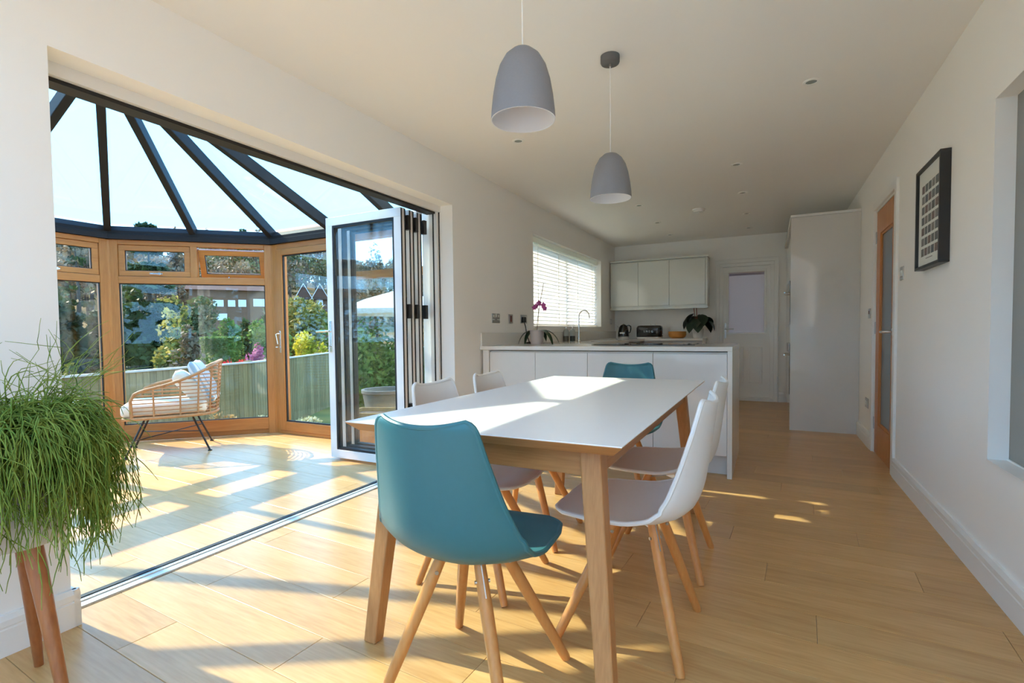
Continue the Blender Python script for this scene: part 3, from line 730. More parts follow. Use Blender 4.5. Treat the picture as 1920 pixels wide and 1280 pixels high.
def make_chair(name, label, shell_mat, loc, rz, group):
    c = thing(name, label, 'chair', loc, rz, group)
    vs, fs = shell_mesh()
    o = raw('seat_shell', vs, fs, shell_mat, c, True)
    so = o.modifiers.new('thickness', 'SOLIDIFY'); so.thickness = 0.011; so.offset = 0.0
    bv = o.modifiers.new('round', 'BEVEL'); bv.width = 0.0035; bv.segments = 2; bv.limit_method = 'ANGLE'; bv.angle_limit = R(50)
    n_u, n_t = 17, len(SHELL_T) - 1
    loop = [vs[i * n_u] for i in range(n_t + 1)] + [vs[n_t * n_u + j] for j in range(1, n_u)] + [vs[i * n_u + n_u - 1] for i in range(n_t - 1, -1, -1)] + [vs[j] for j in range(n_u - 2, 0, -1)]
    MB().tube(loop, 0.0075, 8, False, True).build('edge_bead', shell_mat, o, True)
    for sx in (-1, 1):
        for sy in (-1, 1):
            a = Vector((sx * CH_TOP, sy * CH_TOP - 0.03, 0.410)); b = Vector((sx * CH_FOOT, sy * CH_FOOT, 0.0))
            d = (b - a).normalized(); leg_len = (b - a).length
            lg = MB().tube([a, a + d * 0.06, a + d * 0.12, a + d * leg_len * .6, b - d * 0.012, b], [0.0165, 0.0175, 0.0185, 0.017, 0.0150, 0.013], 14).build('leg', BEECH, c, True)
            # bolt through the top of the leg and the steel strap let into it
            o1 = Vector((sx, sy, 0)).normalized(); p = a + d * 0.05
            sd2 = Vector((-o1.y, o1.x, 0))
            MB().tube([p - sd2 * 0.0215, p + sd2 * 0.0215], 0.0055, 8).build('bolt', STEEL, lg, True)
            MB().bar(a + o1 * 0.017 - Vector((0, 0, .0)), a + d * 0.085 + o1 * 0.0185, 0.0035, 0.003).build('strap', CHROME, lg)
    MB().bar((-CH_TOP, -CH_TOP - .03, .400), (CH_TOP, CH_TOP - .03, .400), 0.006, 0.03).bar((-CH_TOP, CH_TOP - .03, .400), (CH_TOP, -CH_TOP - .03, .400), 0.006, 0.03).build('bracket', STEEL, c)
    MB().lathe([(0, .408), (.035, .408), (.045, .416), (.045, .424), (0, .424)], 20, (0, -0.03, 0)).build('mount', WPLAS, c, True)
    return c
make_chair('dining_chair', 'teal shell dining chair at the near end of the table, back to the camera', TEAL, (-0.777, 1.285, 0), R(0), 'dining chairs')
make_chair('dining_chair', 'teal shell dining chair at the far end, by the peninsula', TEAL, (-0.835, 3.13, 0), R(180), 'dining chairs')
make_chair('dining_chair', 'pale grey shell dining chair behind the near right table leg', WPLAS, (-0.435, 1.76, 0), R(90), 'dining chairs')
make_chair('dining_chair', 'cream white shell dining chair on the right, second from the camera', CREAM, (-0.445, 2.37, 0), R(90), 'dining chairs')
make_chair('dining_chair', 'white shell dining chair in front of the folded glass doors', WPLAS, (-1.10, 1.88, 0), R(-90), 'dining chairs')
make_chair('dining_chair', 'shaded white shell dining chair on the far left side of the table', WPLAS, (-1.11, 2.40, 0), R(-88), 'dining chairs')

# ------------------------------------------------------------------ pendant lamps, downlights, alarm
def pendant(label, loc, rim_z):
    p = thing('pendant_lamp', label, 'lamp', loc, 0, 'pair of grey pendants over the table')
    z0 = rim_z - ZC
    prof = [(0.1035, 0.0), (0.1015, 0.03), (0.0965, 0.075), (0.0875, 0.125), (0.0745, 0.168), (0.056, 0.20), (0.034, 0.219), (0.012, 0.227), (0.0, 0.228)]
    inner = [(max(0, r - 0.0035), z - (0.0035 if z > 0.1 else 0) * (z / .228)) for r, z in prof]
    sh = MB().lathe(prof, 48, (0, 0, z0)).build('lamp_shade', PGREY, p, True)
    MB().lathe([(0.1035, 0.0), (0.100, 0.0)] + inner[1:], 48, (0, 0, z0)).build('shade_lining', PINW, sh, True)
    MB().tube([(0, 0, z0 + 0.225), (0, 0, -0.03)], 0.0022, 8).build('cord', TTOP, p, True)
    MB().lathe([(0.0, z0 + 0.22), (0.02, z0 + 0.22), (0.02, z0 + 0.15), (0, z0 + 0.15)], 20).build('lamp_holder', PINW, p, True)
    MB().lathe([(0.0, z0 + 0.045), (0.018, z0 + 0.05), (0.029, z0 + 0.068), (0.0315, z0 + 0.09), (0.026, z0 + 0.115), (0.014, z0 + 0.145), (0.013, z0 + 0.16)], 24).build('bulb', BULB, p, True)
    cn = MB().lathe([(0, 0), (0.047, 0), (0.047, -0.030), (0.044, -0.037), (0.036, -0.040), (0, -0.040)], 36).build('ceiling_rose', PGREYD, p, True)
    MB().lathe([(0, -0.038), (0.006, -0.038), (0.006, -0.052), (0, -0.052)], 12).build('cord_grip', STEEL, cn, True)
    return p
pendant('nearer grey dome pendant lamp, its rose above the picture', (-0.706, 1.49, ZC), 1.728)
pendant('farther grey dome pendant lamp with round ceiling rose in view', (-0.714, 2.526, ZC), 1.716)
dls = [((0.203, 3.309), 'recessed downlight nearest the right wall'), ((-1.609, 3.31), 'recessed downlight nearest the left wall, below the nearer pendant'),
       ((-0.245, 4.642), 'first downlight of the right kitchen row'), ((-0.240, 5.622), 'second downlight of the right kitchen row'),
       ((-0.240, 6.644), 'third downlight of the right kitchen row'), ((-0.246, 7.58), 'last downlight of the right kitchen row by the end wall'),
       ((-1.272, 5.623), 'first downlight of the left kitchen row, beside the farther pendant'), ((-1.268, 6.623), 'second downlight of the left kitchen row'),
       ((-1.272, 7.556), 'last downlight of the left kitchen row over the wall cabinets')]
for (x, y), lb in dls:
    q = thing('downlight', lb, 'downlight', (x, y, ZC), 0, 'recessed ceiling downlights')
    MB().lathe([(0.044, 0), (0.044, -0.004), (0.040, -0.006), (0.029, -0.005), (0.028, -0.0005)], 28).build('trim_ring', TRIMW, q, True)
    MB().lathe([(0, -0.0015), (0.028, -0.0015)], 28).build('lens', plain('lamp_lens', (0.30, 0.33, 0.30), 0.2, noise=0.05) if 'lamp_lens' not in MATS else MATS['lamp_lens'], q)
q = thing('smoke_alarm', 'white smoke alarm on the kitchen ceiling', 'alarm', (-0.715, 6.14, ZC))
MB().lathe([(0, 0), (0.07, 0), (0.07, -0.012), (0.058, -0.018), (0.052, -0.034), (0.0, -0.038)], 28).build('body', TRIMW, q, True)
MB().lathe([(0.0, -0.036), (0.018, -0.037), (0.016, -0.044), (0, -0.045)], 16).build('sensor_cap', WPOT, q, True)

# ------------------------------------------------------------------ framed print on the right wall
PY0, PY1, PZ0, PZ1, PD = 3.24, 3.80, 1.375, 1.935, 0.045
py0, py1 = 3.235, 3.70
pf = thing('framed_print', 'black box frame with a grid of small prints on the right wall', 'picture', (XR, (py0 + py1) / 2, (PZ0 + PZ1) / 2))
hw, hh = (py1 - py0) / 2, (PZ1 - PZ0) / 2
MB().frame((-PD, 0, 0), (0, 1, 0), (0, 0, 1), -hw, hw, -hh, hh, 0.016, PD, (1, 0, 0)).build('picture_frame', BLACKF, pf, bevel=0.0015)
MB().bx(-0.030, -0.001, -hw + 0.016, hw - 0.016, -hh + 0.016, hh - 0.016).build('mount_board', PAPER, pf)
prnt = [plain('print_grey_%d' % i, c, 0.7, noise=0.5, nscale=120) for i, c in enumerate([(0.16, 0.17, 0.17), (0.22, 0.21, 0.20), (0.20, 0.15, 0.14), (0.13, 0.14, 0.15)])]
for rrow in range(7):
    for cc in range(5):
        y = -0.128 + cc * 0.064; z = 0.160 - rrow * 0.058
        MB().bx(-0.0315, -0.030, y - 0.024, y + 0.024, z - 0.021, z + 0.021).build('print', prnt[(rrow * 3 + cc * 5 + cc // 2) % 4], pf)
MB().bx(-0.0312, -0.030, -0.06, 0.06, -0.228, -0.224).build('caption_line', prnt[1], pf)

# ------------------------------------------------------------------ switches and sockets
def plate(name, label, P, U, Nn, w, hgt, rockers, mat=STEEL, holes=False):
    o = thing(name, label, 'socket' if 'socket' in name else 'switch', P)
    P0 = Vector((0, 0, 0)); U = Vector(U); Nv = Vector(Nn)
    MB().plate(P0, U, (0, 0, 1), -w / 2, w / 2, -hgt / 2, hgt / 2, 0.006, Nv).build('cover_plate', mat, o, bevel=0.0015)
    for u, v, a, b, mt in rockers:
        MB().plate(P0, U, (0, 0, 1), u - a / 2, u + a / 2, v - b / 2, v + b / 2, 0.010, Nv).build('rocker', mt, o, bevel=0.001)
    return o
slot = PAPER
plate('wall_socket', 'double steel wall socket left of the red-brown fused switch', (XL, 4.115, 1.179), (0, 1, 0), (1, 0, 0), 0.15, 0.088,
      [(-.045, .022, .012, .02, slot), (.045, .022, .012, .02, slot), (-.058, -.012, .012, .008, slot), (-.032, -.012, .012, .008, slot), (.032, -.012, .012, .008, slot), (.058, -.012, .012, .008, slot), (0, .026, .02, .03, slot)])
plate('fused_switch', 'narrow steel fused switch with dark red rocker by the peninsula', (XL, 4.418, 1.180), (0, 1, 0), (1, 0, 0), 0.088, 0.088, [(0, 0, .035, .06, plain('red_rocker', (0.16, 0.05, 0.04), 0.4, noise=0.05))])
so = plate('wall_socket', 'steel wall socket with a black plug in it beside the blind', (XL, 4.714, 1.182), (0, 1, 0), (1, 0, 0), 0.15, 0.088, [(.045, .022, .012, .02, slot), (.032, -.012, .012, .008, slot), (.058, -.012, .012, .008, slot)])
ch = thing('charger', 'black plug with a cable curling down to the worktop', 'charger', (XL + 0.006, 4.68, 1.175))
MB().bx(0, 0.032, -0.024, 0.024, -0.028, 0.028).build('plug', METALBLK, ch, bevel=0.006)
MB().tube([(0.02, 0, -0.028), (0.03, 0.005, -0.07), (0.03, 0.03, -0.14), (0.04, 0.05, -0.2), (0.06, 0.03, -0.232), (0.10, -0.02, -0.237), (0.12, -0.06, -0.238), (0.09, -0.10, -0.237), (0.05, -0.06, -0.236), (0.07, 0.0, -0.23), (0.11, 0.03, -0.235)], 0.005, 6).build('cable', METALBLK, ch, True)
plate('wall_socket', 'small steel socket above the kettle', (XL, 7.95, 1.20), (0, 1, 0), (1, 0, 0), 0.088, 0.088, [(0, 0, .03, .05, slot)])
plate('light_switch', 'steel light switch between the oak door and the print', (XR, 4.232, 1.415), (0, 1, 0), (-1, 0, 0), 0.088, 0.088, [(-.015, 0, .018, .04, slot), (.015, 0, .018, .04, slot)])
plate('light_switch', 'steel switch with red neon between oak door and tall unit', (XR, 5.435, 1.178), (0, 1, 0), (-1, 0, 0), 0.088, 0.088, [(0, .01, .02, .03, MATS['red_rocker'])])
plate('wall_socket', 'low steel socket near the floor beside the oak door', (XR, 5.504, 0.375), (0, 1, 0), (-1, 0, 0), 0.15, 0.088, [(.04, 0, .02, .04, slot), (-.04, 0, .02, .04, slot)])

# ------------------------------------------------------------------ planter with trailing cactus by the left wall
pl = thing('planter', 'trailing green mistletoe cactus in a pot on splayed teak legs', 'plant', (-1.90, 0.625, 0))
MB().lathe([(0, 0.47), (0.095, 0.47), (0.112, 0.49), (0.126, 0.60), (0.132, 0.78), (0.125, 0.78), (0.118, 0.60), (0.0, 0.58)], 36).build('pot', POTG, pl, True)
MB().lathe([(0, 0.76), (0.1265, 0.76)], 30).build('soil', SOIL, pl)
for a in (152, 6, 262):
    d = Vector((math.cos(R(a)), math.sin(R(a)), 0))
    MB().tube([d * 0.07 + Vector((0, 0, 0.475)), d * 0.085 + Vector((0, 0, 0.42)), d * 0.205], [0.022, 0.023, 0.012], 14).build('leg', WALNUT, pl, True)
rnd = random.Random(5)
fm = MB()
def strand(p, d, n, seg, r, droop, fork):
    pts = [p.copy()]; rs = [r]
    for i in range(n):
        d = (d + Vector((rnd.gauss(0, .16), rnd.gauss(0, .16), rnd.gauss(0, .08) - droop * (0.35 + 0.25 * i)))).normalized()
        p = p + d * seg * rnd.uniform(.8, 1.2)
        rad = math.hypot(p.x, p.y)
        if p.z < 0.80 and rad < 0.142:
            q = 0.142 / max(rad, 1e-3); p.x *= q; p.y *= q
        if p.x < -0.30: p.x = -0.30 + rnd.uniform(0, .01)
        pts.append(p.copy()); rs.append(r * (1 - .5 * (i + 1) / n))
        if fork and i >= 2 and rnd.random() < .62:
            dd = (d + Vector((rnd.gauss(0, .5), rnd.gauss(0, .5), rnd.gauss(0, .3)))).normalized()
            strand(p.copy(), dd, rnd.randint(2, 4), seg * .8, r * .75, droop * .7, False)
    fm.tube(pts, rs, 3, False)
for i in range(1150):
    a = rnd.uniform(0, 2 * math.pi); rad = 0.12 * math.sqrt(rnd.random())
    p = Vector((rad * math.cos(a), rad * math.sin(a), 0.765 + rnd.uniform(0, .03)))
    out = rnd.uniform(.05, .42)
    d = Vector((math.cos(a) * out + rnd.gauss(0, .2), math.sin(a) * out + rnd.gauss(0, .2), rnd.uniform(.5, 1.1))).normalized()
    strand(p, d, rnd.randint(7, 12), rnd.uniform(.025, .039), 0.0024, rnd.uniform(.55, 1.2), True)
for i in range(46):
    a = rnd.uniform(0, 2 * math.pi); rad = 0.12 * math.sqrt(rnd.random())
    p = Vector((rad * math.cos(a), rad * math.sin(a), 0.80))
    d = Vector((math.cos(a) * .5, math.sin(a) * .5, 1)).normalized()
    strand(p, d, rnd.randint(4, 6), .045, 0.0016, .08, True)
fo = raw('foliage', fm.v, fm.f, RHIP, pl, True); fo['kind'] = 'stuff'

# ------------------------------------------------------------------ rattan armchair and its cushions
ac = thing('rattan_armchair', 'rattan tub armchair on thin black metal legs in the conservatory', 'armchair', (-4.93, 2.72, 0), R(146))
def uplan(s):        # s in 0..1 round the tub, right arm front -> back -> left arm front
    pts = [(0.31, 0.25), (0.315, 0.0), (0.305, -0.18), (0.25, -0.30), (0.13, -0.365), (0.0, -0.38), (-0.13, -0.365), (-0.25, -0.30), (-0.305, -0.18), (-0.315, 0.0), (-0.31, 0.25)]
    x = s * (len(pts) - 1); i = min(int(x), len(pts) - 2); f = x - i
    P = [Vector(pts[max(0, min(len(pts) - 1, i + k))]) for k in (-1, 0, 1, 2)]
    v = 0.5 * ((2 * P[1]) + (P[2] - P[0]) * f + (2 * P[0] - 5 * P[1] + 4 * P[2] - P[3]) * f * f + (3 * P[1] - P[0] - 3 * P[2] + P[3]) * f ** 3)
    return v
def rim(s):
    k = min(s, 1 - s) * 2
    pts = [(0, 0.50), (0.03, 0.555), (0.08, 0.585), (0.6, 0.765), (0.8, 0.805), (1, 0.815)]
    return lerp_table(pts, k)
def flare(z): return 1 + 0.10 * (z - 0.35)
def tubp(s, z):
    v = uplan(s); f = flare(z); return Vector((v.x * f, v.y * f - 0.05 * max(0, z - .35) * (1 - abs(2 * s - 1)), z))
S = [i / 60 for i in range(61)]
MB().tube([tubp(0, 0.345)] + [tubp(s, rim(s)) for s in S] + [tubp(1, 0.345)], 0.013, 10).build('rim', RATTAN, ac, True)
MB().tube([tubp(s, 0.345) for s in S] + [Vector((-0.30, 0.31, 0.345)), Vector((0, 0.33, 0.345)), Vector((0.30, 0.31, 0.345))], 0.014, 8, False, True).build('base_ring', RATTAN, ac, True)
MB().bx(-0.29, 0.29, -0.30, 0.30, 0.335, 0.35).build('seat_deck', RATTAN, ac)
z = 0.375
while z < 0.80:
    ss = [s for s in [i / 120 for i in range(121)] if rim(s) > z + 0.012]
    if len(ss) > 2: MB().tube([tubp(s, z) for s in ss], 0.0055, 6).build('slat', RATTAN, ac, True)
    z += 0.033
for s in (0.065, 0.15, 0.235, 0.32, 0.41, 0.5, 0.59, 0.68, 0.765, 0.85, 0.935):
    MB().tube([tubp(s, 0.345), tubp(s, 0.5 * (0.345 + rim(s))), tubp(s, rim(s))], 0.0075, 6).build('upright', RATTAN, ac, True)
for sx in (-1, 1):
    for ya, yb, xa, xb in ((0.17, 0.31, .22, .27), (-0.18, -0.31, .20, .245)):
        lg = MB().tube([(sx * xa, ya * .6, 0.328), (sx * xa, ya, 0.325), (sx * (xa + (xb - xa) * .15), ya + (yb - ya) * .08, 0.30), (sx * xb, yb, 0.008)], 0.0085, 8).build('leg', METALBLK, ac, True)
        MB().lathe([(0, 0), (0.017, 0), (0.017, 0.009), (0, 0.012)], 12, (sx * xb, yb, 0)).build('foot_pad', METALBLK, lg, True)
for sx in (-1, 1):
    MB().tube([(sx * .246, 0.24, 0.15), (-sx * .222, -0.245, 0.185)], 0.005, 6).build('stretcher', METALBLK, ac, True)
def cushion(name, label, cat, mat, parent_pos, size, rot, puff=0.35, seed=0, smooth_n=24, parent=None):
    n = smooth_n; vs = []; fs = []
    for side in (1, -1):
        for i in range(n + 1):
            for j in range(n + 1):
                u, v = -1 + 2 * i / n, -1 + 2 * j / n
                e_ = (1 - abs(u) ** 4) * (1 - abs(v) ** 4)
                pin = 1 - puff * 0.12 * ((abs(u) * abs(v)) ** 0.8 - 0) * 0 - 0.05 * (abs(u) ** 2) * (1 - abs(v)) - 0.05 * (abs(v) ** 2) * (1 - abs(u))
                vs.append((u * size[0] / 2 * pin, v * size[1] / 2 * pin, side * size[2] / 2 * max(0, e_) ** puff))
    k = (n + 1) ** 2
    for s in (0, 1):
        for i in range(n):
            for j in range(n):
                a = s * k + i * (n + 1) + j
                q = (a, a + 1, a + n + 2, a + n + 1)
                fs.append(q if s else q[::-1])
    o = raw(name, vs, fs, mat, parent, True)
    bm = bmesh.new(); bm.from_mesh(o.data); bmesh.ops.remove_doubles(bm, verts=bm.verts, dist=0.0004); bmesh.ops.recalc_face_normals(bm, faces=bm.faces); bm.to_mesh(o.data); bm.free()
    if label: tag(o, label, cat)
    o.location = parent_pos; o.rotation_euler = rot
    return o
acm = Matrix.Translation((-4.93, 2.72, 0)) @ Matrix.Rotation(R(146), 4, 'Z')
def on_chair(o, p, rot):
    o.matrix_world = acm @ Matrix.Translation(p) @ Matrix.Rotation(rot[2], 4, 'Z') @ Matrix.Rotation(rot[0], 4, 'X') @ Matrix.Rotation(rot[1], 4, 'Y')
m = MB().bx(-0.285, 0.285, -0.30, 0.335, 0, 0.115)
sc_ = m.build('seat_cushion', CUSH); tag(sc_, 'thick cream seat cushion on the rattan armchair', 'cushion')
bv = sc_.modifiers.new('round', 'BEVEL'); bv.width = 0.04; bv.segments = 4
sc_.data.polygons.foreach_set('use_smooth', [True] * len(sc_.data.polygons))
on_chair(sc_, (0, 0, 0.352), (0, 0, 0))
o = cushion('scatter_cushion', 'plain cream scatter cushion leaning on the armchair back', 'cushion', CUSH, (0, 0, 0), (0.44, 0.38, 0.15), (0, 0, 0))
on_chair(o, (0.03, -0.165, 0.568), (R(50), 0, R(4)))
o = cushion('scatter_cushion', 'blue and white striped cushion at the top of the armchair back', 'cushion', STRIPE, (0, 0, 0), (0.44, 0.42, 0.12), (0, 0, 0))
on_chair(o, (0.03, -0.275, 0.625), (R(64), 0, R(-4)))
st = thing('side_table', 'small round side table hidden behind the left wall', 'table', (-5.27, 2.03, 0))
MB().lathe([(0, 0.48), (0.19, 0.48), (0.19, 0.50), (0, 0.50)], 40).build('table_top', WPOT, st, True)
for a in (30, 150, 270):
    d = Vector((math.cos(R(a)), math.sin(R(a)), 0))
    MB().tube([d * .12 + Vector((0, 0, .48)), d * .15], 0.009, 8).build('leg', METALBLK, st, True)
# ------------------------------------------------------------------ kitchen: peninsula and runs
WT, WTH = 0.93, 0.032
wt = thing('worktop', 'pale quartz worktop of the peninsula with waterfall end', 'worktop', (-1.24, 4.28, 0))
def wbx(par, mat, name, x0, x1, y0, y1, z0, z1, bev=0.002):
    l = par.location
    return MB().bx(x0 - l.x, x1 - l.x, y0 - l.y, y1 - l.y, z0 - l.z, z1 - l.z).build(name, mat, par, bevel=bev)
wbx(wt, QUARTZ, 'top_slab', XL + 0.002, -0.222, 3.82, 4.75, WT - WTH, WT)
wbx(wt, QUARTZ, 'waterfall_end', -0.254, -0.222, 3.82, 4.75, 0, WT - WTH)
ws = thing('worktop', 'pale quartz worktop under the kitchen window with the sink', 'worktop', (-1.94, 6.4, 0))
SX0, SX1, SY0, SY1 = -2.02, -1.72, 5.55, 6.2
for a in ((XL + 0.002, SX0, 4.75, 8.2), (SX1, -1.64, 4.75, 8.2), (SX0, SX1, 4.75, SY0), (SX0, SX1, SY1, 8.2)):
    wbx(ws, QUARTZ, 'slab', *a, WT - WTH, WT, 0)
wf = thing('worktop', 'pale quartz worktop below the wall cabinets, holding the toaster', 'worktop', (-1.2, 7.9, 0))
wbx(wf, QUARTZ, 'slab', -1.64, -0.83, 7.60, 8.2, WT - WTH, WT)
up_ = thing('upstand', 'low quartz upstand along the window wall', 'upstand', (XL, 6.0, WT))
wbx(up_, QUARTZ, 'upstand_slab', XL + 0.002, XL + 0.018, 3.83, 8.2, WT, WT + 0.115)
sk = thing('sink', 'steel sink let into the worktop under the window', 'sink', ((SX0 + SX1) / 2, (SY0 + SY1) / 2, WT))
l = sk.location
m = MB(); t_ = 0.006
for a in ((SX0, SX0 + t_, SY0, SY1), (SX1 - t_, SX1, SY0, SY1), (SX0 + t_, SX1 - t_, SY0, SY0 + t_), (SX0 + t_, SX1 - t_, SY1 - t_, SY1)):
    m.bx(a[0] - l.x, a[1] - l.x, a[2] - l.y, a[3] - l.y, -0.19, -0.005)
m.bx(SX0 - l.x, SX1 - l.x, SY0 - l.y, SY1 - l.y, -0.20, -0.19).build('basin', STEEL, sk)
MB().lathe([(0, -0.189), (0.04, -0.189), (0.035, -0.184), (0, -0.186)], 20).build('drain', CHROME, sk, True)

gaps = [-2.171, -1.736, -1.281, -0.770, -0.256]
labs = ['white gloss base cabinet of the peninsula next to the left wall', 'white gloss base cabinet of the peninsula, second from the left wall',
        'white gloss base cabinet of the peninsula behind the far teal chair', 'white gloss base cabinet beside the waterfall end']
for i in range(4):
    a, b = gaps[i], gaps[i + 1]
    c = thing('base_cabinet', labs[i], 'cabinet', ((a + b) / 2, 4.28, 0), 0, 'peninsula base cabinets')
    wbx(c, KTALL, 'body', a + 0.001, b - 0.001, 3.866, 4.70, 0.15, 0.890, 0)
    wbx(c, KGLOSS, 'back_panel', a + 0.0015, b - 0.0015, 3.845, 3.865, 0.152, 0.878, 0.0015)
c = thing('filler_panel', 'narrow white filler panel where the peninsula meets the wall', 'panel', (-2.21, 3.86, 0))
wbx(c, KGLOSS, 'panel', XL + 0.021, -2.1735, 3.835, 3.865, 0, 0.896)
c = thing('plinth', 'recessed white plinth under the peninsula', 'plinth', (-1.2, 3.97, 0))
wbx(c, KTALL, 'plinth_board', -2.17, -0.256, 3.935, 3.955, 0, 0.148)
for i, (a, b) in enumerate(((4.80, 5.45), (5.45, 6.3), (6.3, 7.0), (7.0, 7.58))):
    c = thing('base_cabinet', ['white gloss base cabinet under the window worktop beside the peninsula', 'white gloss sink base cabinet under the tap', 'white gloss base cabinet under the window worktop past the sink', 'white gloss corner base cabinet under the kettle'][i], 'cabinet', (-1.95, (a + b) / 2, 0), 0, 'window base cabinets')
    if i == 1: wbx(c, KTALL, 'body', -2.25, -1.70, a + .001, b - .001, 0.1, 0.70, 0)
    else: wbx(c, KTALL, 'body', -2.25, -1.70, a + .001, b - .001, 0.1, 0.896, 0)
    wbx(c, KGLOSS, 'door', -1.70, -1.68, a + .0015, b - .0015, 0.15, 0.878)
for i, (a, b) in enumerate(((-1.66, -1.25), (-1.25, -0.84))):
    c = thing('base_cabinet', ['white gloss base cabinet below the toaster', 'white gloss base cabinet below the dark leaved plant'][i], 'cabinet', ((a + b) / 2, 7.9, 0), 0, 'end wall base cabinets')
    wbx(c, KTALL, 'body', a + .001, b - .001, 7.66, 8.195, 0.0, 0.896, 0)
    wbx(c, KGLOSS, 'door', a + .0015, b - .0015, 7.64, 7.66, 0.15, 0.878)

wl_ = ['pale grey gloss wall cabinet in the corner by the window', 'pale grey gloss wall cabinet in the middle above the toaster', 'pale grey gloss wall cabinet nearest the back door']
xs = [-2.235, -1.80, -1.335, -0.825]
for i in range(3):
    a, b = xs[i], xs[i + 1]
    c = thing('wall_cabinet', wl_[i], 'cabinet', ((a + b) / 2, 8.03, 1.4), 0, 'kitchen wall cabinets')
    wbx(c, KGREEN, 'body', a + .001, b - .001, 7.895, 8.198, 1.41, 2.115, 0)
    wbx(c, KGREEN, 'door', a + .0015, b - .0015, 7.87, 7.892, 1.43, 2.10, 0.002)
c = thing('cabinet_trim', 'pale grey end panel, cornice and pelmet framing the wall cabinets', 'trim', (-1.5, 8.0, 1.4))
wbx(c, KGREEN, 'cornice', -2.24, -0.79, 7.865, 8.198, 2.117, 2.140)
wbx(c, KGREEN, 'pelmet', -2.24, -0.79, 7.865, 7.90, 1.372, 1.408)
wbx(c, KGREEN, 'end_panel', -0.823, -0.795, 7.872, 8.198, 1.41, 2.115)

tl = ['tall gloss larder unit with broad side panel facing the dining area', 'tall gloss oven housing behind the side panel', 'tall gloss unit beside the back door']
ys = [5.99, 6.59, 7.19, 8.19]
for i in range(3):
    a, b = ys[i], ys[i + 1]
    c = thing('tall_cabinet', tl[i], 'cabinet', (0.5, (a + b) / 2, 0), 0, 'tall kitchen units')
    if i == 0: wbx(c, KTALL, 'end_panel', 0.20, XR - 0.001, 5.968, 5.989, 0, 2.186, 0.001)
    if i != 1:
        wbx(c, KTALL, 'body', 0.245, XR - 0.001, a + .001, b - .001, 0.0, 2.185, 0)
        wbx(c, KTALL, 'door', 0.222, 0.243, a + .0015, b - .0015, 0.15, 2.18, 0.0015)
    else:
        wbx(c, KTALL, 'body', 0.35, XR - 0.001, a + .001, b - .001, 0.0, 2.185, 0)
        for z0, z1 in ((0.0, 0.295), (0.885, 1.095), (1.605, 2.18)):
            wbx(c, KTALL, 'door', 0.222, 0.349, a + .0015, b - .0015, max(z0, 0.0), z1, 0.0015)
c = thing('cabinet_cornice', 'pale strip capping the tall units', 'trim', (0.5, 7.0, 2.19))
wbx(c, TRIMW, 'cornice_strip', 0.197, XR - 0.001, 5.962, 8.19, 2.188, 2.212)
for nm, z0, z1, lb in (('upper', 1.10, 1.60, 'upper built-in oven with chrome bar handle'), ('lower', 0.30, 0.88, 'lower built-in oven with chrome bar handle')):
    c = thing('oven', lb, 'oven', (0.28, 6.89, z0))
    wbx(c, BLACKG, 'oven_body', 0.215, 0.349, 6.60, 7.18, z0, z1, 0.002)
    wbx(c, STEEL, 'control_panel', 0.208, 0.215, 6.60, 7.18, z1 - 0.10, z1, 0.001)
    hd = MB().tube([(0.165 - 0.28, 6.65 - 6.89, z1 - 0.13 - z0), (0.165 - 0.28, 7.13 - 6.89, z1 - 0.13 - z0)], 0.008, 10).build('handle', CHROME, c, True)
    for y in (6.68, 7.10):
        MB().tube([(0.215 - 0.28, y - 6.89, z1 - 0.13 - z0), (0.165 - 0.28, y - 6.89, z1 - 0.13 - z0)], 0.006, 8).build('bracket', CHROME, hd, True)

hb = thing('induction_hob', 'black glass induction hob on the peninsula', 'hob', (-0.93, 4.42, WT))
MB().bx(-0.42, 0.42, -0.26, 0.26, 0, 0.006).build('glass_top', BLACKG, hb, bevel=0.002)
for x, y, r_ in ((-0.27, -0.1, .09), (-0.27, .13, .07), (0.0, .05, .1), (0.27, -0.1, .07), (0.27, .13, .09)):
    MB().lathe([(r_, 0.0062), (r_ + 0.003, 0.0062), (r_ + .003, .0066), (r_, .0066), (r_, .0062)], 32, (x, y, 0)).build('zone_ring', STEEL, hb)

# ------------------------------------------------------------------ venetian blind
vb = thing('venetian_blind', 'white slatted venetian blind in the kitchen window', 'blind', (-2.335, 6.2, 0))
hl = (KY1 - KY0) / 2 - 0.012
MB().bx(-0.03, 0.03, -hl, hl, KZ1 - 0.062, KZ1 - 0.004).build('head_rail', BLIND, vb, bevel=0.003)
first = None
z = KZ0 + 0.055; tilt = R(47)
while z < KZ1 - 0.075:
    if first is None:
        m = MB(); w2 = 0.025
        pr = [(-w2, 0), (-w2 * .5, .0022), (0, .003), (w2 * .5, .0022), (w2, 0)]
        vsl = [(x, -hl, zz) for x, zz in pr] + [(x, hl, zz) for x, zz in pr] + [(x, -hl, zz - .0015) for x, zz in pr] + [(x, hl, zz - .0015) for x, zz in pr]
        fsl = [(i, i + 1, 5 + i + 1, 5 + i) for i in range(4)] + [(10 + i, 15 + i, 15 + i + 1, 10 + i + 1) for i in range(4)] + [(0, 5, 15, 10), (4, 14, 19, 9)]
        m.add(vsl, fsl)
        first = m.build('slat', BLIND, vb); first.location = (0, 0, z); first.rotation_euler = (0, -tilt, 0)
    else:
        share('slat', first, vb, (0, 0, z), (0, -tilt, 0))
    z += 0.0435
MB().bx(-0.025, 0.025, -hl, hl, KZ0 + 0.012, KZ0 + 0.03).build('bottom_rail', BLIND, vb, bevel=0.002)
for y in (-0.98, -0.35, 0.35, 0.98):
    MB().bx(0.024, 0.0255, y - 0.006, y + 0.006, KZ0 + 0.02, KZ1 - 0.05).build('ladder_cord', BLIND, vb)

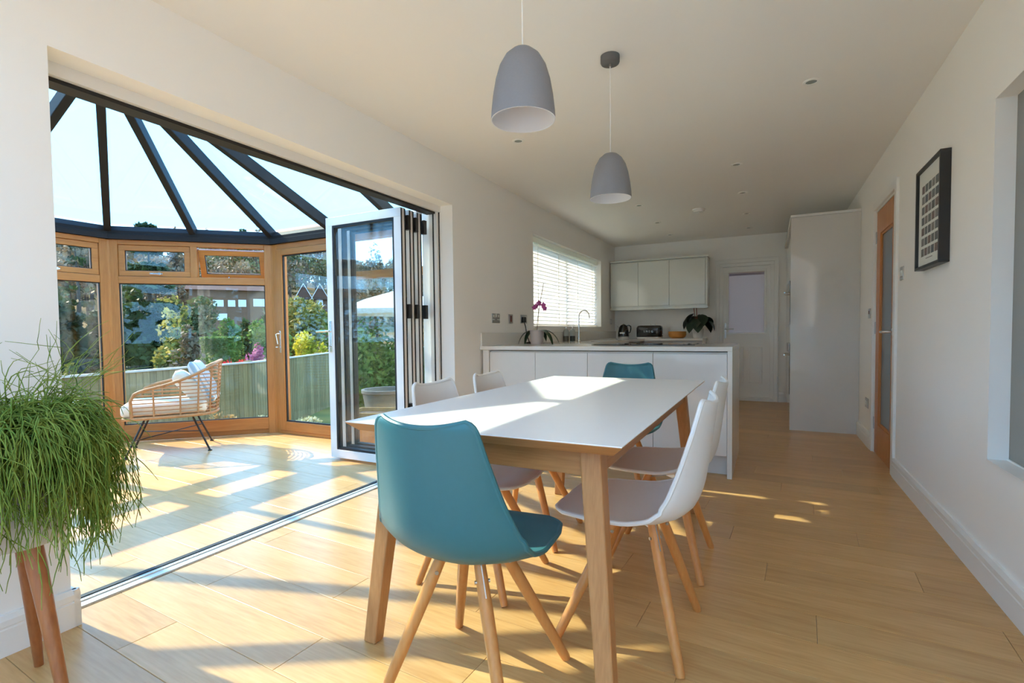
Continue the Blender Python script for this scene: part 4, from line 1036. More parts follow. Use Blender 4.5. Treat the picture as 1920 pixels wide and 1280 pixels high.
# ------------------------------------------------------------------ things on the worktops
def text_part(name, body, size, par, loc, rot, mat, spacing=1.0):
    cu = bpy.data.curves.new(name, 'FONT'); cu.body = body; cu.size = size; cu.align_x = 'CENTER'; cu.align_y = 'CENTER'; cu.extrude = 0.0015; cu.space_character = spacing
    tmp = bpy.data.objects.new(name + '_t', cu); COL.objects.link(tmp)
    dg = bpy.context.evaluated_depsgraph_get()
    me = bpy.data.meshes.new_from_object(tmp.evaluated_get(dg))
    bpy.data.objects.remove(tmp); 
    o = bpy.data.objects.new(name, me); COL.objects.link(o); me.materials.clear(); me.materials.append(mat)
    o.parent = par; o.location = loc; o.rotation_euler = rot
    return o
k = thing('kettle', 'black retro kettle with chrome base on the end worktop', 'kettle', (-2.04, 7.92, WT))
MB().lathe([(0, 0.03), (0.085, 0.03), (0.087, 0.05), (0.082, 0.11), (0.070, 0.17), (0.05, 0.205), (0.02, 0.222), (0, 0.224)], 32).build('body', BLACKG, k, True)
MB().lathe([(0, 0), (0.082, 0), (0.084, 0.012), (0.086, 0.03), (0, 0.03)], 32).build('base', CHROME, k, True)
MB().lathe([(0.0, 0.222), (0.008, 0.223), (0.01, 0.232), (0, 0.238)], 14).build('lid_knob', CHROME, k, True)
MB().tube([(0.055, 0, 0.20), (0.085, 0, 0.205), (0.112, 0, 0.19), (0.115, 0, 0.15), (0.105, 0, 0.10), (0.084, 0, 0.085)], 0.009, 10).build('handle', BLACKG, k, True)
MB().hexa([(-0.06, -0.025, 0.17), (-0.06, 0.025, 0.17), (-0.05, 0.02, 0.12), (-0.05, -0.02, 0.12)], [(-0.105, -0.008, 0.205), (-0.105, 0.008, 0.205), (-0.095, 0.006, 0.185), (-0.095, -0.006, 0.185)]).build('spout', CHROME, k, True)
text_part('lettering', 'SMEG', 0.028, k, (0.0, -0.0875, 0.085), (R(84), 0, 0), CHROME, 1.2)
ts = thing('toaster', 'black retro four-slot toaster with chrome base and raised letters', 'toaster', (-1.635, 7.92, WT))
def superbox(a, b, z0, z1, r, n=10):
    rings = []
    for zz, ins in [(z0, 0.006), (z0 + 0.012, 0.0)] + [(z1 - r + r * math.sin(R(90) * i / 6), r * (1 - math.cos(R(90) * i / 6)) * .9) for i in range(7)]:
        ring = []
        rc = min(a, b) * 0.75
        for q, (sx, sy) in enumerate(((1, 1), (-1, 1), (-1, -1), (1, -1))):
            for i in range(n + 1):
                an = R(90) * (q + i / n)
                ring.append((sx * (a - rc) + (rc - ins) * math.cos(an), sy * (b - rc) + (rc - ins) * math.sin(an), zz))
        rings.append(ring)
    mb = MB(); k_ = len(rings[0]); vs = [p for rg in rings for p in rg]
    fs = [(i * k_ + j, i * k_ + (j + 1) % k_, (i + 1) * k_ + (j + 1) % k_, (i + 1) * k_ + j) for i in range(len(rings) - 1) for j in range(k_)]
    fs += [tuple(range(k_))[::-1], tuple(range((len(rings) - 1) * k_, len(rings) * k_))]
    return mb.add(vs, fs)
superbox(0.195, 0.10, 0.018, 0.198, 0.045).build('body', BLACKG, ts, True)
superbox(0.192, 0.098, 0.0, 0.022, 0.004).build('base', CHROME, ts, True)
text_part('lettering', 'SMEG', 0.040, ts, (0.0, -0.1005, 0.105), (R(90), 0, 0), CHROME, 1.7)
MB().bx(-0.13, 0.13, -0.055, -0.025, 0.195, 0.2).bx(-0.13, 0.13, 0.025, 0.055, 0.195, 0.2).build('slots', STEEL, ts)
for x in (0.02, 0.08):
    MB().tube([(x, 0, 0.197), (x, 0, 0.222)], 0.006, 8).build('lift_bar', CHROME, ts, True)
MB().tube([(0.195, -0.02, 0.06), (0.215, -0.02, 0.06)], 0.013, 12).build('knob', CHROME, ts, True)
bw = thing('bowl', 'round orange wooden bowl beside the toaster', 'bowl', (-1.225, 7.93, WT))
MB().lathe([(0, 0), (0.085, 0), (0.115, 0.02), (0.130, 0.055), (0.128, 0.10), (0.122, 0.103), (0.118, 0.098), (0.12, 0.055), (0.1, 0.02), (0, 0.012)], 36).build('bowl_body', ORANGE, bw, True)
def leaf(mb, p, d, L_, w_, bend, up=Vector((0, 0, 1)), n=6):
    d = d.normalized(); side = d.cross(up)
    if side.length < 1e-3: side = Vector((1, 0, 0))
    side.normalize(); base = len(mb.v); dirv = d.copy(); q = p.copy(); vs = []
    for i in range(n + 1):
        f = i / n; ww = w_ * math.sin(math.pi * (0.06 + 0.94 * f) ** 0.8) * .5
        if i == n: ww = 0.0004
        nn = side.cross(dirv).normalized()
        vs += [q - side * ww + nn * ww * .25, q, q + side * ww + nn * ww * .25]
        dirv = (dirv + Vector((0, 0, -bend / n))).normalized(); q = q + dirv * (L_ / n)
    fs = []
    for i in range(n):
        a = 3 * i
        fs += [(a, a + 1, a + 4, a + 3), (a + 1, a + 2, a + 5, a + 4)]
    mb.add(vs, fs)
pp = thing('potted_plant', 'dark broad-leaved plant with red stalks in a white pot', 'plant', (-0.93, 7.93, WT))
MB().lathe([(0, 0), (0.062, 0), (0.07, 0.02), (0.083, 0.14), (0.076, 0.14), (0.066, 0.03), (0, 0.025)], 28).build('pot', WPOT, pp, True)
MB().lathe([(0, 0.125), (0.076, 0.125)], 20).build('soil', SOIL, pp)
rnd = random.Random(3)
for i in range(17):
    a = i * 2.4; tz = rnd.uniform(.22, .38); rad = rnd.uniform(.05, .13)
    tip = Vector((math.cos(a) * rad, math.sin(a) * rad * .7, tz))
    s_ = MB().tube([(math.cos(a) * .01, math.sin(a) * .01, .12), tip * .6 + Vector((0, 0, .07)), tip], .004, 6).build('stalk', STEM, pp, True)
    mb = MB(); leaf(mb, tip, Vector((math.cos(a), math.sin(a), -.5)), rnd.uniform(.17, .22), .155, 1.3)
    mb.build('leaf', DLEAF, s_, True)
for x, h_ in ((-.05, .46), (-.02, .52)):
    MB().tube([(x * .3, 0, .12), (x, 0, .36), (x * 1.2, -.01, h_)], [.005, .005, .006], 8).build('red_stalk', REDSTEM, pp, True)
orc = thing('orchid', 'pink orchid with strappy leaves in a blush pot at the end of the worktop', 'plant', (-2.0, 4.48, WT))
MB().lathe([(0, 0), (0.058, 0), (0.062, 0.01), (0.068, 0.12), (0.068, 0.135), (0.062, 0.135), (0.056, 0.02), (0, 0.02)], 28).build('pot', PINKPOT, orc, True)
MB().lathe([(0, 0.12), (0.063, 0.12)], 20).build('soil', SOIL, orc)
for a, L_, b in ((-20, .28, 2.6), (15, .30, 2.5), (160, .24, 2.9), (200, .26, 2.8), (80, .2, 2.4)):
    mb = MB(); leaf(mb, Vector((math.cos(R(a)) * .02, math.sin(R(a)) * .02, .125)), Vector((math.cos(R(a)), math.sin(R(a)), .55)), L_, .06, b, n=9)
    mb.build('leaf', OLEAF, orc, True)
MB().tube([(0, 0, .12), (0.01, 0, .25), (0.035, 0.0, .40), (0.075, 0, .585)], .0028, 6).build('flower_stem', STEM, orc, True)
for (x, y, z, s_) in ((.03, -.01, .395, 1), (-.005, .0, .37, .9), (.075, -.01, .375, 1), (.085, .0, .345, .9), (-.02, -.01, .355, .9)):
    fl_ = thing('flower', None, None, (x, y, z)); fl_.parent = orc
    mb = MB()
    for kx in range(5):
        a = R(90 + 72 * kx)
        leaf(mb, Vector((0, 0, 0)), Vector((math.cos(a), -.25, math.sin(a))), .032 * s_, .026 * s_, .2, Vector((0, 1, .01)), 4)
    mb.build('petals', PINK, fl_, True)
tp = thing('tap', 'tall chrome swan-neck tap at the sink', 'tap', (-2.08, 5.92, WT))
MB().lathe([(0, 0), (0.026, 0), (0.024, 0.01), (0.016, 0.016), (0.016, 0.05), (0, 0.05)], 20).build('base', CHROME, tp, True)
MB().tube([(0, 0, .04), (0, 0, .28)] + [(0.065 - 0.065 * math.cos(R(a)), 0, 0.30 + 0.075 * math.sin(R(a))) for a in range(10, 175, 12)] + [(0.135, 0, .275)], 0.0095, 12).build('spout', CHROME, tp, True)
MB().tube([(0, 0.015, .035), (0, 0.06, .05)], .006, 8).build('lever', CHROME, tp, True)
for x, y, lb in ((-2.20, 5.80, 'pump soap dispenser with dark base left of the tap'), (-2.14, 5.86, 'pump soap dispenser with dark base next to the tap')):
    so = thing('soap_dispenser', lb, 'dispenser', (x, y, WT), 0, 'soap dispensers by the sink')
    MB().lathe([(0, 0), (.03, 0), (.032, .01), (.032, .065), (0, .065)], 20).build('liquid_base', SOAPL, so, True)
    MB().lathe([(.032, .065), (.032, .12), (.025, .14), (.012, .15), (.012, .16), (0, .16)], 20).build('bottle', SOAP, so, True)
    MB().tube([(0, 0, .16), (0, 0, .195), (0.012, 0, .198), (.035, 0, .19)], .005, 8).build('pump', CHROME, so, True)
# ------------------------------------------------------------------ garden
G = Vector((-0.85, 0.527)); GL = Vector((0.527, 0.85))
def ss(a, b, x):
    k = max(0.0, min(1.0, (x - a) / (b - a))); return k * k * (3 - 2 * k)
def ground_z(x, y):
    p = Vector((x + 5.5, y - 3)); s = p.dot(G); l = p.dot(GL)
    z = -0.24 - 0.72 * ss(0.3, 2.6, s) - 0.6 * ss(7, 30, s)
    z += (12.5 + 2.0 * math.sin(l * .045 + 1.0) + 1.0 * math.sin(l * .11)) * ss(34, 128, s) + 5 * ss(125, 220, s)
    z += 0.5 * math.sin(x * .21) * math.cos(y * .17) * ss(20, 60, s)
    return z
LAWN = plain('garden_lawn', (0.13, 0.14, 0.04), 0.95, spec=0.05, noise=0.5, nscale=1.2, bump=0.4, bscale=30)
HILL = plain('hillside_scrub', (0.21, 0.15, 0.07), 0.95, spec=0.05, noise=0.55, nscale=0.12, bump=0.5, bscale=3)
gs = [-90, -60, -40, -28, -18, -12, -7, -3, -1, 0, .5, 1, 1.6, 2.3, 3, 4, 5, 6, 8, 10, 13, 17, 22, 28, 34, 40, 47, 54, 62, 70, 78, 86, 94, 102, 110, 118, 126, 135, 150, 175, 220]
gl = [-150, -110, -80, -60, -45, -34, -26, -19, -13, -8, -4, 0, 4, 8, 13, 19, 26, 34, 45, 60, 80, 110, 150]
def gpatch(name, s_lo, s_hi, mat, label):
    rows = [s for s in gs if s_lo <= s <= s_hi]
    vs = []
    for s in rows:
        for l in gl:
            x, y = -5.5 + G.x * s + GL.x * l, 3 + G.y * s + GL.y * l
            vs.append((x, y, ground_z(x, y)))
    n = len(gl)
    fs = [(i * n + j, i * n + j + 1, (i + 1) * n + j + 1, (i + 1) * n + j) for i in range(len(rows) - 1) for j in range(n - 1)]
    o = raw(name, vs, fs, mat, None, True)
    return tag(o, label, kind='structure')
gpatch('ground_garden', -90, 34, LAWN, 'green and brown garden ground falling away from the house')
gpatch('ground_hillside', 34, 220, HILL, 'brown scrubby hillside rising behind the houses')

FENCEW = wood('weathered_fence', (0.19, 0.145, 0.065), (0.31, 0.24, 0.11), 'Z', 5, 12, 0.85, 0.25, spec=0.1)
CAPW = plain('pale_fence_cap', (0.55, 0.50, 0.42), 0.8, noise=0.1)
fz = 0.55
runs = [((-7.66, 0.15), (-8.74, 6.31), 'weathered board fence with pale cap seen through the left windows'),
        ((-8.74, 6.31), (-11.7, 11.7), 'weathered board fence section behind the garden door'),
        ((-11.7, 11.7), (-11.55, 17.7), 'far weathered board fence section turning along the garden')]
bfirst = None
for a, b, lb in runs:
    a2, b2 = Vector(a), Vector(b); d = (b2 - a2); Ln = d.length; d.normalize()
    f = thing('garden_fence', lb, 'fence', (a2.x, a2.y, 0), math.atan2(d.y, d.x))
    n = int(Ln / 0.104)
    for i in range(n):
        x = (i + .5) * Ln / n; p = a2 + d * x; z0 = ground_z(p.x, p.y) - 0.05
        if bfirst is None:
            bfirst = MB().hexa([(-.057, 0, 0), (.057, .006, 0), (.057, .020, 0), (-.057, .008, 0)], [(-.057, 0, 1), (.057, .006, 1), (.057, .020, 1), (-.057, .008, 1)]).build('fence_board', FENCEW, f)
            o = bfirst; o.location = (x, 0, z0)
        else:
            o = share('fence_board', bfirst, f, (x, 0, z0))
        o.scale = (1, 1, fz - 0.03 - z0)
    m = MB().bx(0, Ln, -0.02, 0.045, fz - 0.03, fz); m.build('cap_rail', CAPW, f)
    for k in range(int(Ln / 1.83) + 1):
        p = a2 + d * (k * 1.83); z0 = ground_z(p.x, p.y) - .05
        MB().bx(k * 1.83 - .05, k * 1.83 + .05, .022, .12, z0, fz + .02).build('fence_post', FENCEW, f)
    for zz in (-0.65, 0.15):
        MB().bx(0, Ln, .020, .06, zz, zz + .08).build('fence_rail', FENCEW, f)

# plants ------------------------------------------------------------
F_DARK = foliage('dark_evergreen', (0.010, 0.020, 0.006), (0.060, 0.085, 0.022), 1.6, .25)
F_CEDAR = foliage('blue_cedar', (0.025, 0.042, 0.018), (0.11, 0.14, 0.055), 1.0, .3)
F_GREEN = foliage('mid_green_leaf', (0.05, 0.11, 0.02), (0.16, 0.24, 0.05), 1.6, .4)
F_GOLD = foliage('golden_green_leaf', (0.10, 0.12, 0.025), (0.36, 0.30, 0.07), 2.0, .45)
F_YELL = foliage('yellow_leaf', (0.22, 0.22, 0.02), (0.62, 0.52, 0.04), 2.5, .45)
F_BROWN = foliage('bare_twig_brown', (0.10, 0.075, 0.05), (0.24, 0.18, 0.10), .35, .25)
F_OLIVE = foliage('olive_wood', (0.07, 0.085, 0.035), (0.19, 0.19, 0.08), .35, .3)
F_PINK = foliage('pink_blossom', (0.35, 0.07, 0.16), (0.75, 0.28, 0.42), 3.0, .4)
F_RED = foliage('red_blossom', (0.45, 0.02, 0.03), (0.80, 0.09, 0.08), 3.0, .4)
F_VAR = foliage('variegated_leaf', (0.20, 0.26, 0.10), (0.70, 0.72, 0.48), 9.0, .35)
F_RUST = foliage('rusty_shrub', (0.20, 0.13, 0.05), (0.46, 0.31, 0.12), 6.0, .35)
BARK = plain('bark', (0.075, 0.055, 0.04), 0.9, noise=0.3, nscale=8)
def leaf_mass(rnd, n, size, sampler, asp=1.0, flat=0.0):
    vs, fs = [], []
    for _ in range(n):
        p = sampler(rnd); s = size * rnd.uniform(.6, 1.3)
        nrm = Vector((rnd.gauss(0, 1), rnd.gauss(0, 1), rnd.gauss(0, 1) + flat * 3)).normalized()
        u = nrm.orthogonal().normalized(); u = Matrix.Rotation(rnd.uniform(0, 6.28), 3, nrm) @ u; v = nrm.cross(u)
        b = len(vs)
        vs += [p - u * s * .5, p + v * s * .28 * asp, p + u * s * .5, p - v * s * .28 * asp]
        fs.append((b, b + 1, b + 2, b + 3))
    return vs, fs
def blob_sampler(rx, ry, rz, lumps, rnd0, zc):
    cs = []
    for _ in range(lumps):
        v = Vector((rnd0.gauss(0, 1), rnd0.gauss(0, 1), rnd0.gauss(0, 1))).normalized() * rnd0.uniform(.35, .72)
        cs.append((v, rnd0.uniform(.30, .52)))
    cs.append((Vector((0, 0, 0)), .6))
    def f(rnd):
        c, r_ = rnd.choice(cs)
        v = Vector((rnd.gauss(0, 1), rnd.gauss(0, 1), rnd.gauss(0, 1))).normalized() * r_ * (rnd.random() ** .28)
        v = v + c
        return Vector((v.x * rx, v.y * ry, zc + v.z * rz))
    return f
def cone_sampler(r_, h, z0, tiers):
    def f(rnd):
        k = rnd.random() ** 1.4
        t_ = math.floor(k * tiers) / tiers if tiers else k
        z = z0 + h * (t_ + (rnd.random() * .35 / max(tiers, 1) if tiers else 0)); rad = r_ * (1 - .93 * t_) * (rnd.random() ** .45)
        a = rnd.uniform(0, 6.2832)
        return Vector((rad * math.cos(a), rad * math.sin(a), z - 0.12 * rad))
    return f
def shrub(name, label, cat, px, top_py, depth, w_px, mat, n, size, seed, low=None, trunk=True, group=None, shape='blob', tiers=9, flat=0.0):
    p = at(px, top_py, depth); z0 = ground_z(p.x, p.y) if low is None else low
    h = p.z - z0; rx = w_px / F_PX * depth / 2
    o = thing(name, label, cat, (p.x, p.y, z0), 0, group)
    r1 = random.Random(seed)
    if shape == 'blob': smp = blob_sampler(rx, rx, h * .5, 11, r1, h * .52)
    else: smp = cone_sampler(rx, h * .97, h * .03, tiers)
    vs, fs = leaf_mass(r1, n, size, smp, flat=flat)
    c = raw('foliage', vs, fs, mat, o); c['kind'] = 'stuff'
    if trunk:
        MB().tube([(0, 0, -.1), (rx * .05, 0, h * .4), (0, rx * .04, h * .85)], [max(.02, h * .022), max(.015, h * .015), .01], 8).build('trunk', BARK, o, True)
    return o
shrub('cedar_tree', 'tall cedar with layered branches behind the middle window', 'tree', 272, 398, 24, 175, F_CEDAR, 5200, .34, 11, shape='cone', tiers=9, flat=.5)
shrub('conifer', 'broad dark conifer low in the middle window', 'tree', 262, 545, 15.5, 105, F_DARK, 3200, .26, 12, shape='blob')
shrub('conifer', 'dark conifer at the left edge of the leftmost window', 'tree', 120, 548, 15, 80, F_DARK, 2400, .26, 13)
shrub('conifer', 'dark conifer beside the oak corner post in the leftmost window', 'tree', 178, 575, 17, 75, F_DARK, 2400, .26, 14)
shrub('shrub', 'brown and yellow bare shrub right of the dark conifer', 'shrub', 330, 575, 14.5, 80, F_GOLD, 1800, .16, 15)
shrub('shrub', 'twiggy brown shrub behind the armchair', 'shrub', 355, 610, 13.8, 60, F_BROWN, 1300, .15, 16)
shrub('columnar_conifer', 'narrow upright dark conifer in front of the brick house', 'tree', 466, 574, 21, 34, F_DARK, 1500, .2, 17)
shrub('garden_tree', 'olive green garden tree left of the brick house', 'tree', 372, 548, 30, 95, F_OLIVE, 2600, .3, 41)
shrub('garden_tree', 'mid green garden tree below the brick house windows', 'tree', 418, 592, 27, 90, F_GREEN, 2400, .24, 42)
shrub('garden_tree', 'golden green garden tree between conifer and brick house', 'tree', 318, 540, 26, 80, F_GOLD, 2200, .24, 43)
shrub('garden_tree', 'green garden tree at the right end of the brick house', 'tree', 520, 560, 30, 70, F_OLIVE, 2200, .26, 44)
hp = at(415, 650, 17.5)
hg = thing('clipped_hedge', 'clipped flat-topped green hedge below the brick house', 'hedge', (hp.x, hp.y, ground_z(hp.x, hp.y)), R(30))
hz = at(415, 633, 17.5).z - hg.location.z
vs, fs = leaf_mass(random.Random(18), 2600, .14, lambda r_: Vector((r_.uniform(-.62, .62), r_.choice((-1, 1)) * r_.uniform(.25, .35) if r_.random() < .6 else r_.uniform(-.35, .35), hz * (1 - (r_.random() ** 2.0)))))
c = raw('foliage', vs, fs, F_GREEN, hg); c['kind'] = 'stuff'
shrub('large_shrub', 'large golden green shrub behind the garden door', 'shrub', 566, 537, 21, 130, F_GOLD, 6000, .2, 19)
shrub('large_shrub', 'light green shrub left of the garden door post', 'shrub', 500, 585, 16.5, 80, F_GREEN, 2600, .17, 20)
shrub('dome_shrub', 'dome shaped shrub with bright yellow top above the fence', 'shrub', 576, 626, 17.5, 84, F_YELL, 2600, .13, 21)
shrub('flowering_shrub', 'pink flowering shrub above the fence', 'shrub', 476, 645, 13.4, 52, F_PINK, 1600, .10, 22)
shrub('flowering_shrub', 'red flowering shrub above the fence', 'shrub', 428, 650, 13.0, 80, F_RED, 2200, .10, 23)
shrub('shrub', 'pale green shrub beside the pink blossom', 'shrub', 510, 646, 13.9, 40, F_VAR, 1000, .10, 24)
shrub('shrub', 'yellowish shrub low in the leftmost window', 'shrub', 128, 672, 12.2, 44, F_GOLD, 1000, .11, 25)
shrub('low_shrub', 'rusty brown low shrub outside the middle window', 'shrub', 408, 770, 7.4, 92, F_RUST, 1500, .07, 26, trunk=False)
shrub('low_shrub', 'cream variegated low shrub left of the garden door post', 'shrub', 498, 776, 6.7, 48, F_VAR, 1500, .045, 27, trunk=False)
shrub('low_shrub', 'cream variegated low shrub outside the garden door', 'shrub', 578, 777, 6.6, 60, F_VAR, 1500, .045, 28, trunk=False)
shrub('low_shrub', 'green and white low shrub behind the planter leaves', 'shrub', 190, 790, 7.4, 60, F_VAR, 900, .06, 29, trunk=False)
shrub('laurel', 'glossy green laurel seen through the folded glass doors', 'shrub', 700, 600, 9.0, 190, F_GREEN, 4200, .12, 30)
shrub('laurel', 'green hedge plant beyond the folded glass doors', 'shrub', 640, 590, 19, 90, F_GREEN, 2200, .2, 31)
pt = at(725, 760, 6.6)
po = thing('garden_pot', 'large grey tub on the terrace seen through the folded doors', 'pot', (pt.x, pt.y, ground_z(pt.x, pt.y)))
MB().lathe([(0, 0), (0.22, 0), (0.30, 0.52), (0.315, 0.53), (0.315, 0.57), (0.28, 0.57), (0.26, 0.45), (0, 0.45)], 30).build('pot_body', plain('grey_tub', (0.16, 0.16, 0.155), 0.6, noise=0.1), po, True)
MB().lathe([(0, 0.5), (0.27, 0.5)], 24).build('soil', SOIL, po)
pb = at(735, 800, 5.6)
bo = thing('garden_planter', 'low timber planter box on the terrace', 'planter', (pb.x, pb.y, ground_z(pb.x, pb.y)), R(20))
for kz in range(3):
    MB().bx(-.45, .45, -.22, -.19, kz * .15, kz * .15 + .14).build('plank', FENCEW, bo)
    MB().bx(-.45, .45, .19, .22, kz * .15, kz * .15 + .14).build('plank', FENCEW, bo)
    MB().bx(-.45, -.42, -.19, .19, kz * .15, kz * .15 + .14).build('plank', FENCEW, bo)
    MB().bx(.42, .45, -.19, .19, kz * .15, kz * .15 + .14).build('plank', FENCEW, bo)
MB().bx(-.42, .42, -.19, .19, 0, .40).build('soil', SOIL, bo)

sh = thing('added_side_hedge', 'tall dark hedge added out of view to darken the conservatory glass reflections', 'hedge', (-8.0, -3.2, -0.9))  # unseen hedge, added to block bright sky mirrored in the panes
vs, fs = leaf_mass(random.Random(90), 7000, .16, lambda r_: Vector((r_.uniform(-4.6, 4.4), r_.choice((-1, 1)) * r_.uniform(.3, .45) if r_.random() < .6 else r_.uniform(-.4, .4), 3.0 * (1 - r_.random() ** 1.5))))
c = raw('foliage', vs, fs, F_DARK, sh); c['kind'] = 'stuff'
for kx in range(7):
    MB().tube([(-4.2 + kx * 1.4, 0, -.1), (-4.2 + kx * 1.4, .05, 2.4)], [.05, .02], 6).build('stem', BARK, sh, True)
BOUNCE_PAVE = plain('bounce_paving', (0.42, 0.39, 0.34), 0.9, spec=0.1, noise=0.15, nscale=2)  # unseen paving, added pale to bounce daylight in at the near windows
pv = MB().bx(-3.6, 9.0, -16, -1.66, -0.26, -0.20).bx(1.0, 9.0, -1.66, 14, -0.26, -0.20).build('added_patio', BOUNCE_PAVE)
tag(pv, 'pale paving added round the near end of the house to bounce daylight', kind='structure')
pp_ = at(752, 640, 9.6)
ps = thing('garden_parasol', 'open white parasol on the terrace seen through the folded doors', 'parasol', (pp_.x, pp_.y, ground_z(pp_.x, pp_.y)))
zt = at(752, 545, 9.6).z - ps.location.z; zb = at(752, 582, 9.6).z - ps.location.z
MB().tube([(0, 0, 0), (0, 0, zt)], .022, 10).build('pole', BARK, ps, True)
MB().lathe([(0.02, zt + .02), (0.62, (zt + zb) / 2 + .03), (1.15, zb), (1.15, zb - .08), (1.13, zb - .08), (1.12, zb - .01), (0.6, (zt + zb) / 2), (0.02, zt)], 8).build('canopy', plain('parasol_cloth', (0.72, 0.69, 0.62), 0.9, trans=0.3), ps)
MB().lathe([(0, 0), (.26, 0), (.26, .06), (.05, .1), (0, .1)], 20).build('base', MATS['grey_tub'], ps, True)
# houses ------------------------------------------------------------
BRICK = plain('brown_brick', (0.15, 0.075, 0.04), 0.9, noise=0.2, nscale=3, bump=0.3, bscale=12)
TILE = plain('dark_roof_tile', (0.10, 0.06, 0.045), 0.95, spec=0.05, noise=0.2, nscale=2)
BARGE = plain('white_bargeboard', (0.75, 0.74, 0.74), 0.6, noise=0.02)
WINW = plain('pale_blind_window', (0.62, 0.66, 0.74), 0.4, noise=0.05)
HOUSES = []
def house(label, px, depth, w, dpt, eave_py, ridge_py, wins, gable=False, loc_turn=0.0):
    p = at(px, 640, depth); zg = ground_z(p.x, p.y); ze = at(px, eave_py, depth).z; zr = at(px, ridge_py, depth).z
    a = math.atan2(p.y - CAM.y, p.x - CAM.x) - R(90) + loc_turn
    HOUSES.append((p.x + math.cos(a + R(90)) * dpt / 2, p.y + math.sin(a + R(90)) * dpt / 2))
    h = thing('house', label, 'house', (p.x, p.y, zg - .5), a)
    e_, r_ = ze - zg + .5, zr - zg + .5
    MB().bx(-w / 2, w / 2, 0, dpt, 0, e_).build('wall', BRICK, h)
    if not gable:
        MB().hexa([(-w / 2 - .3, -.4, e_), (w / 2 + .3, -.4, e_), (w / 2 + .3, dpt + .4, e_), (-w / 2 - .3, dpt + .4, e_)], [(-w / 2 - .3, dpt / 2 - .05, r_), (w / 2 + .3, dpt / 2 - .05, r_), (w / 2 + .3, dpt / 2 + .05, r_), (-w / 2 - .3, dpt / 2 + .05, r_)]).build('roof', TILE, h)
    else:
        for gx in (-w / 4, w / 4):
            g = w / 4
            rf = MB().prism([(gx - g - .1, -.3, e_ - .1), (gx + g + .1, -.3, e_ - .1), (gx, -.3, r_)], (0, dpt + .6, 0)).build('roof', TILE, h)
            for s in (-1, 1):
                MB().bar((gx + s * (g + .12), -.34, e_ - .15), (gx, -.34, r_ + .03), .05, .17, (0, -1, 0)).build('bargeboard', BARGE, rf)
    for x0, x1, y0, y1 in wins:
        k = depth / F_PX
        xa, xb = (x0 - px) * k, (x1 - px) * k
        za, zb = at(px, y1, depth).z - zg + .5, at(px, y0, depth).z - zg + .5
        wv = MB().frame((0, -.06, 0), (1, 0, 0), (0, 0, 1), xa, xb, za, zb, .07, .06, (0, 1, 0)).build('window', BARGE, h)
        MB().bx(xa + .06, xb - .06, -.03, -.005, za + .06, zb - .06).build('pane', WINW, wv)
    return h
house('brown brick house with a row of pale windows behind the middle window', 448, 46, 7.5, 6, 545, 528, [(408, 425, 563, 575), (432, 444, 563, 575), (449, 462, 562, 575), (474, 496, 560, 574), (408, 430, 588, 600)])
house('house with two white bargeboarded gables behind the garden door', 587, 58, 3.5, 7, 560, 533, [(569, 580, 562, 573), (595, 606, 562, 573)], True)
house('red roofed house half hidden by the folded glass doors', 672, 70, 5.0, 7, 575, 545, [(640, 655, 578, 590), (665, 680, 578, 590)])

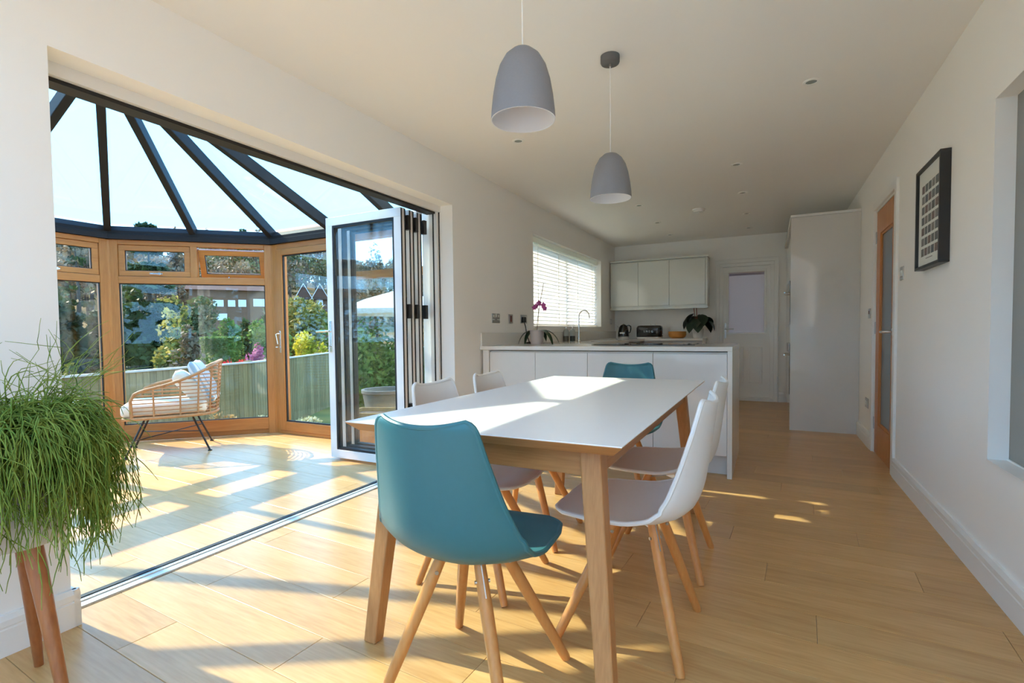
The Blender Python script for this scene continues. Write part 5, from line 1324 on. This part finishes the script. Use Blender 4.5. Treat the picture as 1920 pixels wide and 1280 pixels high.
# woodland on the hill ----------------------------------------------
kinds = []
for i, (mat, n, sz, rx, hh) in enumerate(((F_BROWN, 420, .55, 2.4, 7.5), (F_OLIVE, 420, .55, 2.3, 7.0), (F_BROWN, 360, .5, 1.9, 8.5), (F_DARK, 380, .5, 1.7, 8.0))):
    r1 = random.Random(50 + i)
    if i < 3: smp = blob_sampler(rx, rx, hh * .42, 9, r1, hh * .58)
    else: smp = cone_sampler(rx, hh, .2, 8)
    vs, fs = leaf_mass(r1, n, sz, smp)
    tb = MB().tube([(0, 0, -.6), (.1, 0, hh * .35), (0, .1, hh * .8)], [.18, .13, .04], 6)
    b = len(vs); nf = len(fs)
    me = bpy.data.meshes.new('woodland_tree'); me.from_pydata([tuple(v) for v in vs] + tb.v, [], fs + [tuple(q + b for q in f_) for f_ in tb.f])
    me.materials.append(mat); me.materials.append(BARK)
    for q in range(nf, len(me.polygons)): me.polygons[q].material_index = 1
    kinds.append(me)
wlab = ['bare brown tree in the wood on the far hillside', 'olive green tree in the wood on the far hillside', 'tall bare brown tree in the wood on the far hillside', 'dark conifer in the wood on the far hillside']
r1 = random.Random(77)
cnt = [0, 0, 0, 0]; spots = []
tries = 0
while sum(cnt) < 290 and tries < 3000:
    tries += 1
    dep = 52 + 78 * (r1.random() ** .8)
    px = r1.uniform(70, 770) if r1.random() < .85 else r1.uniform(-60, 860)
    p = at(px, 640, dep)
    if any((p.x - q[0]) ** 2 + (p.y - q[1]) ** 2 < 3.6 ** 2 for q in spots): continue
    if any((p.x - q[0]) ** 2 + (p.y - q[1]) ** 2 < 9.5 ** 2 for q in HOUSES): continue
    spots.append((p.x, p.y))
    i = r1.choices((0, 1, 2, 3), (.42, .26, .22, .10))[0]
    o = bpy.data.objects.new('woodland_tree', kinds[i]); COL.objects.link(o)
    o.location = (p.x, p.y, ground_z(p.x, p.y)); s = r1.uniform(.75, 1.35)
    o.scale = (s, s, s * r1.uniform(.85, 1.2)); o.rotation_euler = (0, 0, r1.uniform(0, 6.28))
    tag(o, wlab[i], 'tree', ['bare brown hillside trees', 'olive hillside trees', 'tall bare hillside trees', 'dark hillside conifers'][i])
    cnt[i] += 1

for q, (x, y) in enumerate(((-9.5, -13), (-6.2, -14.5), (-2.9, -13.5), (0.6, -15), (4.2, -14), (7.9, -15.5), (11.5, -14))):  # tree row added out of view, covers the sky mirrored under the transom
    o = bpy.data.objects.new('garden_tree', kinds[(1, 3, 1, 1, 3, 1, 1)[q]]); COL.objects.link(o)
    o.location = (x, y, ground_z(x, y)); o.scale = (1.0, 1.0, .8); o.rotation_euler = (0, 0, q * 1.3)
    tag(o, 'tree added out of sight behind the house to darken the conservatory glass reflections', 'tree', 'added trees darkening the glass reflections')
